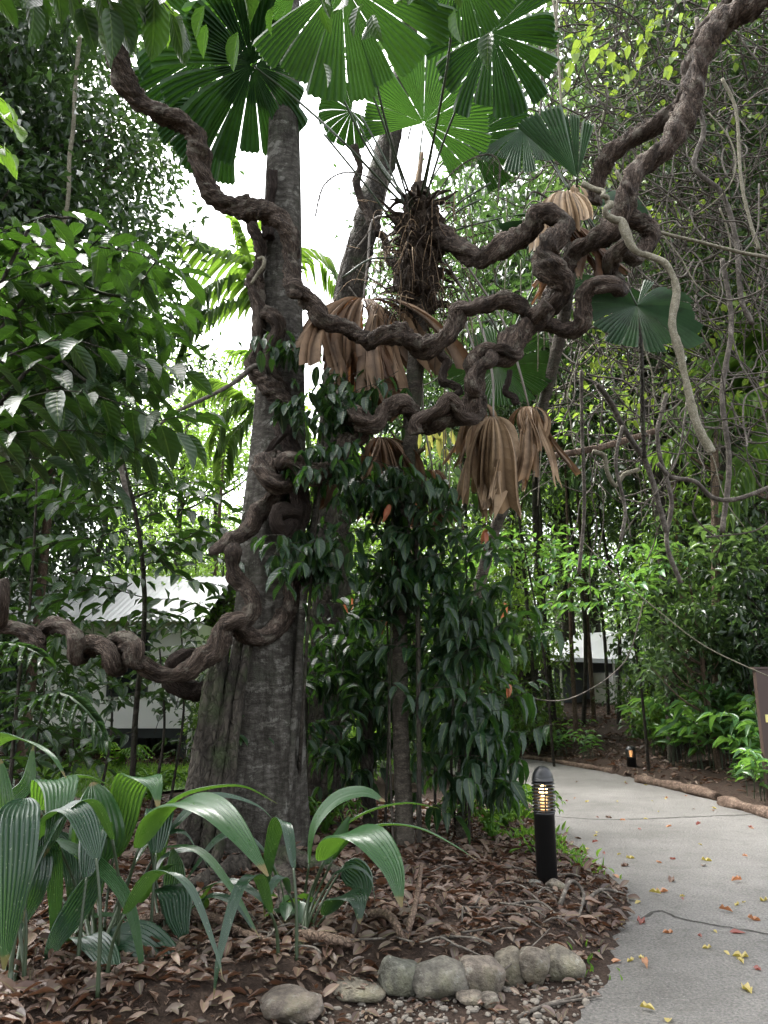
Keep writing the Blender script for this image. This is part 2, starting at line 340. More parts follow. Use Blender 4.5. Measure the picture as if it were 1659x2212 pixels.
def ground_mat():
    m, n, b, o = mat_new('forest_soil'); L = n.links.new
    a = noise(n, 3, 8, .7); f = noise(n, 38, 6, .7)
    r = ramp(n, [(.018, .012, .009), (.045, .029, .021), (.09, .06, .045)], [.3, .5, .72]); L(f.outputs[0], r.inputs[0])
    L(mixc(n, math_(n, 'MULTIPLY', a.outputs[0], .5), r.outputs[0], (.03, .022, .016)), b.inputs['Base Color'])
    b.inputs['Roughness'].default_value = .95; b.inputs['Specular IOR Level'].default_value = .2; bump(n, b, f.outputs[0], 1., .04); return m
def path_mat():
    m, n, b, o = mat_new('worn_concrete_path'); L = n.links.new
    big = noise(n, .55, 6, .65); med = noise(n, 5, 6, .7); fine = noise(n, 62, 5, .75)
    v = nd(n, 'ShaderNodeTexVoronoi'); v.inputs['Scale'].default_value = 42; tc = nd(n, 'ShaderNodeTexCoord'); L(tc.outputs['Object'], v.inputs['Vector'])
    r = ramp(n, [(.08, .076, .07), (.13, .125, .117), (.178, .172, .162)], [.32, .5, .68]); L(big.outputs[0], r.inputs[0])
    sp_ = ramp(n, [(.3, .3, .3), (.92, .92, .92), (1.6, 1.56, 1.5)], [.33, .5, .66]); L(fine.outputs[0], sp_.inputs[0])
    c = mixc(n, .9, r.outputs[0], sp_.outputs[0], 'MULTIPLY')
    vs = ramp(n, [(1, 1, 1), (0, 0, 0)], [.10, .22]); L(v.outputs[0], vs.inputs[0])
    sel = nd(n, 'ShaderNodeSeparateColor'); L(v.outputs[1], sel.inputs[0])
    pick = math_(n, 'MULTIPLY', vs.outputs[0], math_(n, 'GREATER_THAN', sel.outputs[0], .72))
    c = mixc(n, math_(n, 'MULTIPLY', pick, .8), c, (.27, .26, .24))
    st = ramp(n, [(0, 0, 0), (1, 1, 1)], [.52, .68]); L(med.outputs[0], st.inputs[0])
    c = mixc(n, math_(n, 'MULTIPLY', st.outputs[0], .4), c, (.045, .043, .034))
    L(c, b.inputs['Base Color']); b.inputs['Roughness'].default_value = .62; b.inputs['Specular IOR Level'].default_value = .4
    h = math_(n, 'ADD', fine.outputs[0], math_(n, 'MULTIPLY', v.outputs[0], -.7)); bump(n, b, h, 1., .014); return m
def stone_mat():
    m, n, b, o = mat_new('river_stone'); L = n.links.new
    oi = nd(n, 'ShaderNodeObjectInfo'); a = noise(n, 5, 7, .65); f = noise(n, 50, 5, .6)
    r = ramp(n, [(.05, .046, .04), (.135, .126, .108), (.23, .212, .18)], [.3, .52, .74]); L(a.outputs[0], r.inputs[0])
    t = ramp(n, [(.9, .95, 1), (1, .93, .8), (1.05, .9, .85), (.85, .92, .85)]); L(oi.outputs['Random'], t.inputs[0])
    lv = nd(n, 'ShaderNodeTexVoronoi'); lv.inputs['Scale'].default_value = 22; wv = noise(n, 14, 4); L(wv.outputs[1], lv.inputs['Vector'])
    ls = noise(n, 16, 6, .75); lr = ramp(n, [(0, 0, 0), (1, 1, 1)], [.57, .62]); L(ls.outputs[0], lr.inputs[0]); ds = noise(n, 11, 7, .8); dr_ = ramp(n, [(.35, .33, .3), (1, 1, 1)], [.38, .56]); L(ds.outputs[0], dr_.inputs[0])
    c = mixc(n, .9, r.outputs[0], t.outputs[0], 'MULTIPLY'); c = mixc(n, .8, c, dr_.outputs[0], 'MULTIPLY'); c = mixc(n, math_(n, 'MULTIPLY', lr.outputs[0], .55), c, (.24, .235, .2))
    q = noise(n, 3, 6, .7); qr = ramp(n, [(0, 0, 0), (1, 1, 1)], [.52, .66]); L(q.outputs[0], qr.inputs[0])
    c = mixc(n, math_(n, 'MULTIPLY', qr.outputs[0], .55), c, (.075, .075, .028))
    L(c, b.inputs['Base Color']); b.inputs['Roughness'].default_value = .75
    bump(n, b, math_(n, 'ADD', math_(n, 'MULTIPLY', f.outputs[0], .4), a.outputs[0]), 1., .04); return m
M['soil'] = ground_mat(); M['path'] = path_mat(); M['stone'] = stone_mat()
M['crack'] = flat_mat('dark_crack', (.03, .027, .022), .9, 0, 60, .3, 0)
M['lawn'] = flat_mat('lawn_soil', (.07, .13, .025), .9, 0, 30, .3, .3)
M['gravel'] = flat_mat('gravel_stone', (.17, .15, .125), .8, 0, 9, .5, .2)
m_, n_, b_, o_ = mat_new('lit_lamp'); b_.inputs['Emission Color'].default_value = (1, .62, .26, 1); b_.inputs['Emission Strength'].default_value = 3.5; b_.inputs['Base Color'].default_value = (.9, .8, .6, 1); M['lamp'] = m_
m_, n_, b_, o_ = mat_new('lamp_glass'); b_.inputs['Base Color'].default_value = (.9, .6, .35, 1); b_.inputs['Roughness'].default_value = .3; b_.inputs['Emission Color'].default_value = (1, .5, .2, 1); b_.inputs['Emission Strength'].default_value = .5; M['lamp_low'] = m_

# ------------------------------------------------------------------ ground, path
left_e = [(1230,2212),(1269,2159),(1309,2099),(1334,2039),(1350,1969),(1329,1919),(1294,1879),(1254,1849),(1209,1819),(1169,1779),(1140,1734),(1105,1700),(1060,1682),(960,1674),(780,1674)]
right_e = [(1659,1762),(1560,1733),(1450,1704),(1350,1676),(1240,1654),(1125,1637),(1040,1630),(780,1630)]
le = np.array([G0(*p)[:2] for p in left_e]); re_ = np.array([G0(*p)[:2] for p in right_e])
le = spline(np.c_[le, np.zeros(len(le))], .07)[:, :2]; re_ = spline(np.c_[re_, np.zeros(len(re_))], .3)[:, :2]
la_ = np.arange(len(le))*.07; le[:, 0] += .03*np.sin(la_*3.1)+.018*np.sin(la_*9.7+1)+.012*np.sin(la_*23)+.008*rng.normal(size=len(le))
PATH = np.vstack([[.55, -4], [.7, 2.0], [.85, 3.4], le, re_[::-1], [6.6, 7.5], [7.2, -4]])
rocks_line = [G0(*p)[:2] for p in [(430,2230),(560,2205),(690,2180),(820,2150),(900,2145),(1080,2130),(1250,2100),(1315,2075)]]
k0 = int(np.argmin(np.linalg.norm(le-rocks_line[-1], axis=1)))
LOW = np.vstack([[.55, -4], [-1.6, -4], [-1.6, 3.6], rocks_line, le[k0::4], re_[::-1], [6.6, 7.5], [7.2, -4]])
def sdist(pts, poly):
    a, b = poly, np.roll(poly, -1, 0); pts = A(pts)
    if len(pts) < 60:
        e = b-a; t = np.clip(((pts[:, None]-a)*e).sum(-1)/np.maximum((e*e).sum(-1), 1e-12), 0, 1); best = np.linalg.norm(pts[:, None]-a-t[..., None]*e, axis=-1).min(1)
        den = np.where(e[:, 1] == 0, 1e-9, e[:, 1]); c = ((a[:, 1] > pts[:, 1:]) != (b[:, 1] > pts[:, 1:])) & (pts[:, :1] < e[:, 0]*(pts[:, 1:]-a[:, 1])/den+a[:, 0])
        return np.where(c.sum(1) % 2 == 1, -best, best)
    best = np.full(len(pts), 1e9); ins = np.zeros(len(pts), bool)
    for p, q in zip(a, b):
        e = q-p; t = np.clip(((pts-p)@e)/max(e@e, 1e-12), 0, 1); best = np.minimum(best, np.linalg.norm(pts-p-t[:, None]*e, axis=1))
        c = ((p[1] > pts[:, 1]) != (q[1] > pts[:, 1])); den = (q[1]-p[1]) or 1e-9
        ins ^= c & (pts[:, 0] < (q[0]-p[0])*(pts[:, 1]-p[1])/den+p[0])
    return np.where(ins, -best, best)
sst = lambda a, b, x: (lambda t: t*t*(3-2*t))(np.clip((x-a)/(b-a), 0, 1))
def hz(x, y):
    x = np.atleast_1d(A(x)); y = np.atleast_1d(A(y)); d = sdist(np.c_[x, y], LOW)
    far = ((y > 16.6) & (x > -1)) | ((y > 9) & (x > 5.2-.22*(y-10)))
    n = .03*np.sin(1.7*x+.6)*np.sin(1.3*y)+.02*np.sin(4.1*x)*np.sin(3.7*y+1)
    bed = .02+.13*sst(0, .35, d)+.07*sst(.4, 3, d)+n*sst(.2, 1, d)
    bed = bed*(1-sst(9.2, 11.5, y))+.02*sst(9.2, 11.5, y)
    slope = (.05+.105*np.minimum(d, 11)+n*2)*sst(-1, 2, x)+.02
    z = np.where(far, slope, bed)
    z = np.where(d < 0, -.004+0*z, z)
    z = np.where((y < 2.5) & (d > 0), np.minimum(z, .1), z)
    return z
h1 = lambda x, y: float(hz(x, y)[0])
def GP(x, y):                         # picture point on the real ground
    lo = G0(x, y)
    for _ in range(8): lo = G0(x, y, h1(lo[0], lo[1]))
    return lo
def onground(x, d): q = P(x, 1500, d); return A([q[0], d, h1(q[0], d)])
def axis(a, b, f0, f1, fine, coarse): return np.unique(np.r_[np.arange(a, f0, coarse), np.arange(f0, f1, fine), np.arange(f1, b+.1, coarse)])
gx, gy = axis(-120, 120, -6, 8, .09, 3.), axis(-12, 160, 2.5, 19, .09, 3.)
X, Y = np.meshgrid(gx, gy); Z = hz(X.ravel(), Y.ravel())
acc = Acc(); i = (np.arange(len(gy)-1)[:, None]*len(gx)+np.arange(len(gx)-1)[None]).ravel()
acc.add(np.c_[X.ravel(), Y.ravel(), Z], np.stack([i, i+1, i+1+len(gx), i+len(gx)], 1))
tag(acc.build('ground', M['soil']), 'dark soil ground under the leaf litter', 'ground', kind='structure')
import bmesh
def sheet(name, poly, z, mat, kind='structure'):
    bm = bmesh.new(); f = bm.faces.new([bm.verts.new((p[0], p[1], z)) for p in poly]); bmesh.ops.triangulate(bm, faces=[f])
    bm.normal_update()
    for f in bm.faces:
        if f.normal.z < 0: f.normal_flip()
    me = bpy.data.meshes.new(name); bm.to_mesh(me); bm.free(); me.materials.append(mat)
    o = bpy.data.objects.new(name, me); COL.objects.link(o); return tag(o, kind=kind)
pth = sheet('path', PATH, .002, M['path']); tag(pth, 'worn grey concrete path curving away to the left', 'path')
def strip(name, pts, wd, z, mat, parent=None):
    p = spline([(*G0(*q)[:2], 0) for q in pts], .05); p[:, 0] += rng.normal(size=len(p))*.004; p[:, 1] += rng.normal(size=len(p))*.010
    t = unit(np.gradient(p, axis=0)); s = np.cross(t, [0, 0, 1.]); ww = wd*(.5+rng.random(len(p)))[:, None]*.5
    a = Acc(); V = np.stack([p-s*ww, p+s*ww], 1); V[..., 2] = z; j = np.arange(len(p)-1)*2
    a.add(V.reshape(-1, 3), np.stack([j, j+1, j+3, j+2], 1)); return a.build(name, mat, parent)
strip('crack', [(1380,1990),(1420,1968),(1470,1985),(1560,2003),(1620,2012),(1670,2020)], .022, .006, M['crack'], pth)
strip('expansion_joint', [(1130,1758),(1300,1771),(1480,1766),(1670,1758)], .03, .006, M['crack'], pth)
lawn_poly = [(-12, 10.6), (-7, 10.4), (-4.2, 10.9), (-3.0, 12.2), (-2.6, 14.2), (-3.6, 15.6), (-7, 15.9), (-12, 15.8)]
la = sheet('lawn', lawn_poly, .06, M['lawn']); tag(la, 'bright green lawn in front of the white house', 'lawn')
def in_poly(n, poly, g):
    poly = A(poly); lo, hi = poly.min(0), poly.max(0); out = []
    q = lo+(hi-lo)*g.random((n*4, 2)); q = q[sdist(q, poly) < 0]; return q[:n]
g = np.random.default_rng(3); q = in_poly(9000, lawn_poly, g); acc = Acc()
place(acc, L_FAR, np.c_[q, np.full(len(q), .05)], np.c_[g.normal(size=(len(q), 2))*.5, np.ones(len(q))], g.normal(size=(len(q), 3)), .09+.05*g.random(len(q)), .008)
tag(acc.build('lawn_grass', M['grass']), 'short bright green grass of the lawn', 'grass', kind='stuff')

# ------------------------------------------------------------------ leaf litter
def litter(name, poly, n, seed, label, lmin=.035, lmax=.14, mat='litter'):
    g = np.random.default_rng(seed); q = in_poly(n, poly, g); q = q[sdist(q, PATH) > -.16*g.random(len(q))**3]
    z = hz(q[:, 0], q[:, 1])+.004+.03*g.random(len(q))**2; a = Acc(); th = g.random(len(q))*6.28
    d = np.c_[np.cos(th), np.sin(th), g.normal(size=len(q))*.22]; nn = np.c_[g.normal(size=(len(q), 2))*.35, np.ones(len(q))]
    ln = lmin+(lmax-lmin)*g.random(len(q))**1.4; h = len(q)//2
    for s_, t_ in ((slice(0, h), L_DRY), (slice(h, None), L_DRY2)):
        place(a, t_, np.c_[q, z][s_], d[s_], nn[s_], ln[s_], ln[s_]*(.14+.13*g.random(len(ln[s_]))))
    return tag(a.build(name, M[mat]), label, 'leaf litter', kind='stuff')
bed_poly = np.vstack([[(-5.5, 3.2), (-1.7, 3.3)], rocks_line, le[k0:k0+150:3], [(2.6, 10.5), (-5.5, 10.5)]])
litter('leaf_litter', bed_poly, 26000, 11, 'brown and russet dead leaves covering the garden bed')
litter('leaf_litter', np.vstack([[(-3, 3.2), (-1.5, 3.3)], rocks_line[:-1], [le[max(k0-6, 0)], le[0], (.9, 3.4), (-1.5, 3.2)]]), 520, 12, 'scattered dead leaves and crumbs on the gravel below the stones', .03, .09)
litter('leaf_litter', [(3.6, 17.2), (5.6, 9.6), (9, 9.4), (14, 14), (12, 26), (1, 26), (1.5, 18.6)], 6500, 13, 'brown dead leaves on the slope behind the edging logs', .07, .17)
litter('leaf_litter', [(-10, 15.9), (-2, 15.9), (-2, 19), (-10, 19)], 1500, 14, 'brown dead leaves beside the white house', .08, .16)

litter('leaf_crumbs', bed_poly, 16000, 15, 'fine broken leaf crumbs covering the soil of the bed', .012, .035)
litter('leaf_litter', [(-3.4, 3.2), (-1.0, 3.2), (-1.2, 4.6), (-3.6, 5.0)], 2200, 16, 'thick drift of dead leaves in the bottom left corner')
# fine gravel patch in front of the stones
g = np.random.default_rng(5); gp = np.vstack([[(-.6, 3.6)], rocks_line[2:-1], [le[max(k0-4, 0)], le[0], (.8, 3.5)]]); q = in_poly(800, gp, g); acc = Acc()
ic = bmesh.new(); bmesh.ops.create_cube(ic, size=1); bmesh.ops.subdivide_edges(ic, edges=ic.edges[:], cuts=1, use_grid_fill=True)
CUB_V = A([v.co[:] for v in ic.verts]); CUB_Q = [[v.index for v in f.verts] for f in ic.faces]; ic.free()
CUB_V = unit(CUB_V)
for k in range(len(q)):
    s = .005+.018*g.random()**4; acc.add(CUB_V*s*(.6+.8*g.random(3))*A([1, 1, .7])+A([q[k, 0], q[k, 1], h1(*q[k])+.006]), CUB_Q)
tag(acc.build('gravel', M['gravel'], smooth=False), 'fine grey gravel below the row of stones', 'gravel', kind='stuff')

# ------------------------------------------------------------------ edging stones
def sphere(nu=28, nv=18):
    u = np.arange(nu)*2*pi/nu; v = np.linspace(.02, pi-.02, nv)
    V = np.stack(np.broadcast_arrays(np.sin(v)[:, None]*np.cos(u), np.sin(v)[:, None]*np.sin(u), np.cos(v)[:, None]*np.ones(nu)), -1).reshape(-1, 3)
    i = np.arange(nv-1)[:, None]*nu; j = np.arange(nu)[None]; j2 = (j+1) % nu
    return V, np.stack(np.broadcast_arrays(i+j2, i+j, i+nu+j, i+nu+j2), -1).reshape(-1, 4)
SV, SQ = sphere()
def stone(cx, top, bot, wpx, label, seed, flat=1., group='stones edging the garden bed', px_=1.0):
    g = np.random.default_rng(seed); b = GP(cx, bot); d = b[1]+.08
    wd = wpx*PX(d); ht = (bot-top-.2*wpx*flat)*.9*PX(d)
    V = SV.copy(); e = 2.6
    V = V/((np.abs(V)**e).sum(1, keepdims=True)**(1/e))
    for _ in range(9):
        k = unit(g.normal(size=3)); V = V-np.maximum(V@k-g.uniform(.68, .95), 0)[:, None]*k*.8
    for _ in range(8):
        k = g.normal(size=3)*3; V = V*(1+.025*np.sin(V@k+g.uniform(0, 7)))[:, None]
    V = V/np.abs(V).max(0)
    R = g.uniform(-.15, .15); Rm = A([[cos(R), 0, sin(R)], [0, 1, 0], [-sin(R), 0, cos(R)]])
    V = (V*A([wd/2, wd*.42*flat, ht*.6]))@Rm.T
    a = Acc(); a.add(V+A([b[0], d+.05, b[2]+ht*.4]), SQ)
    return tag(a.build('edging_stone', M['stone'], loc=(b[0], d+.05, b[2]+ht*.4)), label, 'stone', group)
stone(862, 2078, 2168, 86, 'squat olive-grey stone at the left end of the upright row', 1)
stone(954, 2072, 2172, 118, 'largest domed brown stone in the row of edging stones', 2)
stone(1048, 2072, 2160, 98, 'angular pale grey stone just right of the largest domed stone', 3)
stone(1108, 2062, 2142, 62, 'narrow mossy stone wedged between the angular and the upright stone', 4)
stone(1164, 2060, 2146, 64, 'upright blue-grey rounded stone with a vertical dark gap beside it', 5)
stone(1222, 2047, 2128, 92, 'smooth grey boulder ending the row beside the path', 6)
stone(770, 2122, 2176, 110, 'low pinkish flat stone lying left of the upright row', 7, 1.2)
stone(618, 2138, 2216, 132, 'wide mossy flat stone partly sunk in leaves', 8, 1.1)
stone(1022, 2156, 2192, 56, 'small pale wedge stone in front of the row', 9)
stone(1066, 2162, 2200, 36, 'small pinkish pointed stone in front of the row', 10)
stone(1163, 1905, 1925, 26, 'small rounded stone against the bollard foot', 12, group='stones at the bollard foot')
stone(1212, 1900, 1936, 46, 'mossy grey stone at the right of the bollard foot', 13, group='stones at the bollard foot')

# ------------------------------------------------------------------ path-side bollard lights
def lathe(acc, prof, c, k=28):
    p = A(prof); th = np.arange(k)*2*pi/k
    V = np.stack(np.broadcast_arrays(p[:, 0, None]*np.cos(th), p[:, 0, None]*np.sin(th), p[:, 1, None]), -1)+A(c)
    i = np.arange(len(p)-1)[:, None]*k; j = np.arange(k)[None]; j2 = (j+1) % k
    acc.add(V.reshape(-1, 3), np.stack(np.broadcast_arrays(i+j, i+j2, i+k+j2, i+k+j), -1).reshape(-1, 4))
def bollard(base, H, r, label, lit, group):
    t = thing('bollard_light', label, 'bollard light', base, group); b = A(base)
    z1, z2 = H*.60, H*.865
    a = Acc(); lathe(a, [(.001, -.1), (r, -.1), (r, z1-.02), (r*1.04, z1-.02), (r*1.04, z1-.004), (r*.98, z1), (.001, z1)], b); a.build('post', M['black_metal'], t)
    n = 9
    cage = None
    for k in range(n):
        z = z1+(z2-z1)*(k+.5)/n; a = Acc()
        ri, ro, h = r*.86, r*1.13, H*.011
        lathe(a, [(ri, z-h*.3), (ro, z-h), (ro*1.01, z-h*.5), (ri, z+h*.7), (ri, z-h*.3)], b); a.build('louvre_ring', M['black_metal'], t)
    for k in range(3):
        th = .5+k*2.09; a = Acc(); tube(a, [b+A([r*.93*cos(th), r*.93*sin(th), z1]), b+A([r*.93*cos(th), r*.93*sin(th), z2])], .006, 8); a.build('cage_rod', M['black_metal'], t)
    a = Acc(); ph = np.linspace(0, pi/2-.02, 10)
    lathe(a, [(.001, z2-.005), (r*1.06, z2-.005), (r*1.08, z2), (r*1.08, z2+.012)]+[(r*1.02*cos(f), z2+.012+(H-z2-.012)*sin(f)) for f in ph]+[(.001, H)], b); a.build('dome_cap', M['black_metal'], t)
    a = Acc(); lathe(a, [(.001, z1), (r*.3, z1), (r*.34, z1+(z2-z1)*.4), (.001, z1+(z2-z1)*.42)], b); a.build('lamp_holder', M['lamp_low'], t)
    a = Acc(); zz = z1+(z2-z1)*.68; rr = r*.42
    lathe(a, [(rr*max(sin(f), .02), zz-rr*1.3*cos(f)) for f in np.linspace(0, pi, 10)], b); a.build('bulb', M['lamp'] if lit else M['lamp_low'], t)
    return t
bb = GP(1182, 1906); bollard(bb, 217*PX(bb[1])*1.0, .076, 'lit black bollard light with domed cap beside the path', True, 'bollard lights')
bb = GP(1366, 1672); bollard(bb, .5, .085, 'short distant black bollard light with an amber head behind the path', False, 'bollard lights')

# ------------------------------------------------------------------ edging logs, mossy log
def log(pts, r, label, mat='log', name='edging_log', group='logs edging the far side of the path', cat='log', seed=1):
    p = np.array([GP(*q) for q in pts]); p[:, 2] += r*.55; s = spline(p, .12); a = Acc()
    tube(a, s, r*(1+.12*np.sin(np.arange(len(s))*.9)), 16, .12, seed=seed)
    return tag(a.build(name, M[mat], loc=p[0]), label, cat, group)
log([(1128,1638),(1180,1645),(1240,1656),(1335,1672)], .055, 'long pale edging log farthest along the curve', seed=1)
log([(1378,1690),(1440,1702),(1500,1714),(1552,1730)], .078, 'thick brown edging log in the middle of the curve', seed=2)
log([(1560,1740),(1610,1752),(1690,1776)], .075, 'nearest edging log running out at the right border', seed=3)
a = Acc(); p0 = GP(1196, 1628); p1 = p0+A([-1.4, 2.2, .25]); tube(a, spline([p0+A([.15, 0, .33]), p0+A([-.5, .9, .36]), p1+A([0, 0, .3])], .1), .36, 18, .12)
tl = thing('mossy_log', 'thick moss covered fallen log with a dark hollow end', 'log', p0); a.build('log_body', M['moss_log'], tl)
a = Acc(); tube(a, [p0+A([.16, -.03, .33]), p0+A([.19, -.05, .33])], .24, 14, .1); a.build('hollow', M['crack'], tl)  # solid dark disc stands for the shade inside the log end
# ------------------------------------------------------------------ fallen leaves on the path, one by one
g = np.random.default_rng(21)
LBL = {'leaf_yellow': 'yellow fallen leaf lying on the grey path', 'leaf_orange': 'orange fallen leaf lying on the grey path', 'leaf_red': 'dark red fallen leaf lying on the grey path', 'leaf_brown': 'small dry brown leaf lying on the grey path'}
protos = {}
for mk in LBL:
    protos[mk] = []
    for tm, wr in ((L_DRY2, .24), (leaf_t(5, ell, .5, .12, .2, -.08), .26), (leaf_t(5, lanc, .6, -.1, .15, .05), .2)):
        a = Acc(); place(a, tm, [[0, -.5, 0]], [[0, 1, 0]], [[0, 0, 1]], 1., wr); protos[mk].append(a.mesh('fallen_leaf', M[mk]))
def fallen(x, y, mk, L, k, rz):
    p = GP(x, y); o = bpy.data.objects.new('fallen_leaf', protos[mk][k]); COL.objects.link(o)
    o.location = (p[0], p[1], p[2]+.012+L*.05); o.rotation_euler = (g.normal()*.14, g.normal()*.14, rz); o.scale = (L, L, L)
    tag(o, LBL[mk], 'fallen leaf', 'fallen leaves scattered on the path')
spots = [(1430,1929,'leaf_orange'),(1450,1906,'leaf_brown'),(1568,1973,'leaf_orange'),(1592,2018,'leaf_red'),(1385,1996,'leaf_red'),(1443,2018,'leaf_orange'),(1600,2070,'leaf_yellow'),(1615,2143,'leaf_yellow'),(1399,2188,'leaf_yellow'),(1445,2208,'leaf_yellow'),(1327,2082,'leaf_orange'),(1395,2090,'leaf_orange'),(1345,2003,'leaf_yellow'),(1378,1953,'leaf_yellow'),(1415,1935,'leaf_yellow'),(1332,1897,'leaf_orange'),(1362,1856,'leaf_yellow'),(1425,1865,'leaf_orange'),(1350,1873,'leaf_brown'),(1520,1872,'leaf_brown'),(1592,1908,'leaf_orange'),(1527,1861,'leaf_yellow'),(1443,1787,'leaf_orange'),(1509,1785,'leaf_red'),(1545,1748,'leaf_yellow'),(1315,1768,'leaf_brown'),(1250,1813,'leaf_brown'),(1290,1800,'leaf_yellow'),(1630,1990,'leaf_orange'),(1650,1948,'leaf_yellow')]
for x, y, mk in spots: fallen(x, y, mk, g.uniform(.07, .105), int(g.integers(3)), g.uniform(0, 6.3))
n = 0
while n < 44:
    y = 1690+430*g.random()**1.7; x = g.uniform(1150, 1655); w_ = G0(x, y)
    if sdist(w_[None, :2], PATH)[0] > -.1: continue
    fallen(x, y, ['leaf_yellow', 'leaf_orange', 'leaf_brown', 'leaf_red', 'leaf_yellow'][int(g.integers(5))], g.uniform(.035, .07), int(g.integers(3)), g.uniform(0, 6.3)); n += 1
# twigs and surface roots
def stick(pts, r, label, name='fallen_twig', mat='thin_vine', group='twigs lying in the bed', lift=.02, gn=.12, cat='twig'):
    p = np.array([GP(*q[:2])+A([0, 0, (q[2] if len(q) > 2 else 0)+lift]) for q in pts]); s = spline(p, .03); a = Acc()
    tube(a, s, np.linspace(r, r*.55, len(s)), 8, gn); return tag(a.build(name, M[mat], loc=p[0]), label, cat, group)
stick([(1120,2208),(1180,2180),(1240,2164),(1278,2148)], .010, 'straight dark twig pointing at the path below the stones')
stick([(1150,2190),(1210,2176),(1300,2160)], .008, 'thin twig lying across another below the last stone')
stick([(1080,1975),(1120,1965,.02),(1170,1972,.04),(1210,1990)], .012, 'curved pale twig arching over the litter behind the stones')
stick([(1260,1960),(1300,1945,.05),(1350,1948,.03),(1358,1958)], .014, 'hooked dry vine piece beside the path edge')
stick([(1210,1962),(1235,1952,.12),(1262,1965,.08),(1250,1990)], .015, 'looped dry vine standing in the litter')
stick([(950,2031),(1000,2036),(1100,2050),(1230,2062)], .007, 'long thin twig lying behind the stones')
stick([(500,2150),(580,2182),(660,2240)], .008, 'thin pale twig in front of the wide mossy stone')
stick([(1032,2152,.02),(1090,2140,.08),(1160,2095,.12),(1190,2070,.14)], .005, 'fine dry stem leaning over the row of stones')
stick([(800,1985),(840,2010,.05),(870,2040),(890,2068)], .03, 'forked grey root on the litter right of the palm grass', 'surface_root', 'log', 'roots lying on the bed', .03, .15, 'root')
stick([(880,2025),(900,1995,.12),(912,1965,.25)], .022, 'short upturned root stub right of the palm grass', 'surface_root', 'log', 'roots lying on the bed', .02, .15, 'root')
stick([(640,2030),(720,2060,.04),(830,2075),(905,2070)], .032, 'long grey root running behind the flat stones', 'surface_root', 'log', 'roots lying on the bed', .03, .15, 'root')
stick([(300,2000),(440,2010,.05),(520,2025),(600,2050)], .03, 'low root crossing the litter in the palm grass', 'surface_root', 'log', 'roots lying on the bed', .03, .15, 'root')
g = np.random.default_rng(77)
for k in range(46):
    x, y = g.uniform(560, 1300), g.uniform(1890, 2060); p = GP(x, y); th = g.uniform(0, 6.28); L = g.uniform(.15, .5); a = Acc()
    if sdist(p[None, :2], PATH)[0] < .05: continue
    s = [p+A([cos(th)*L*u, sin(th)*L*u, .02+.03*sin(u*3)]) + g.normal(size=3)*.012 for u in (0, .35, .7, 1)]
    tube(a, spline(s, .04), np.linspace(.006, .003, 40)[:len(spline(s, .04))] if len(spline(s, .04)) <= 40 else .004, 6)
    tag(a.build('fallen_twig', M['thin_vine'], loc=p), 'fine brown twig lying loose among the dead leaves', 'twig', 'fine twigs in the leaf litter')

# ------------------------------------------------------------------ main tree
tb = GP(560, 1850); TD = tb[1]+.35
main = thing('rainforest_tree', 'large grey buttressed tree wrapped by thick twisted lianas', 'tree', tb)
a = Acc(); k = 64
ctr = [(1900,556,.0),(1850,558,0),(1750,562,0),(1640,568,0),(1500,574,0),(1380,578,0),(1250,584,0),(1120,592,0),(980,600,0),(800,607,0),(600,611,0),(400,613,0),(250,616,0),(0,618,0),(-400,622,0)]
wid = [100,90,84,80,77,73,69,66,57,50,45,42,37,34,28]
path = np.array([[*P(x, y, TD), w_*PX(TD)] for (y, x, _), w_ in zip(ctr, wid)]); path[0, 2] = tb[2]-.25
s = spline(path, .09); th = np.arange(k)*2*pi/k; V = []
gg = np.random.default_rng(4)
for q in s:
    z = q[2]-tb[2]; bt = np.exp(-max(z, 0)/.9)
    r = q[3]*(1+.05*np.sin(3*th+z*.7)+.03*np.sin(5*th-z*1.1)+.02*np.sin(9*th+z*2))
    for c0, am, wd_, hh in ((3.9, .75, .20, 1.0), (5.35, .4, .2, .5), (.15, .4, .22, .5), (2.9, .9, .24, 1.3), (1.6, .7, .25, 1.), (4.55, .35, .13, 1.9), (4.2, .25, .1, 2.6), (3.55, .35, .12, 2.2)):
        dth = np.angle(np.exp(1j*(th-c0))); r = r+q[3]*am*np.exp(-max(z, 0)/hh)*np.exp(-(dth/wd_)**2)*.46
    V.append(np.c_[q[0]+r*np.cos(th), q[1]+r*np.sin(th)*.85, np.full(k, q[2])])
V = np.array(V); nr = len(V); i = np.arange(nr-1)[:, None]*k; j = np.arange(k)[None]; j2 = (j+1) % k
a.add(V.reshape(-1, 3), np.stack(np.broadcast_arrays(i+j, i+j2, i+k+j2, i+k+j), -1).reshape(-1, 4))
a.build('trunk', M['trunk_grey'], main)
# furrowed root strands down the left flank, dark bark stands for the shaded hollow
for q, (x0, x1, r) in enumerate(((470, 418, 13), (498, 450, 10), (520, 480, 9), (455, 405, 12))):
    a = Acc(); pts = [(x0+20, 1330+30*q, TD-.42, r*.7), (x0, 1480, TD-.50, r), (x0*.5+x1*.5, 1640, TD-.56, r*1.1), (x1, 1790, TD-.62, r*1.2), (x1-18, 1880, TD-.7, r)]
    tube(a, *(lambda S: (S[:, :3], S[:, 3]))(spline(P3(pts), .05)), 14, .22, 3, .3, 2.); a.build('root_strand', M['trunk_dark'], main)
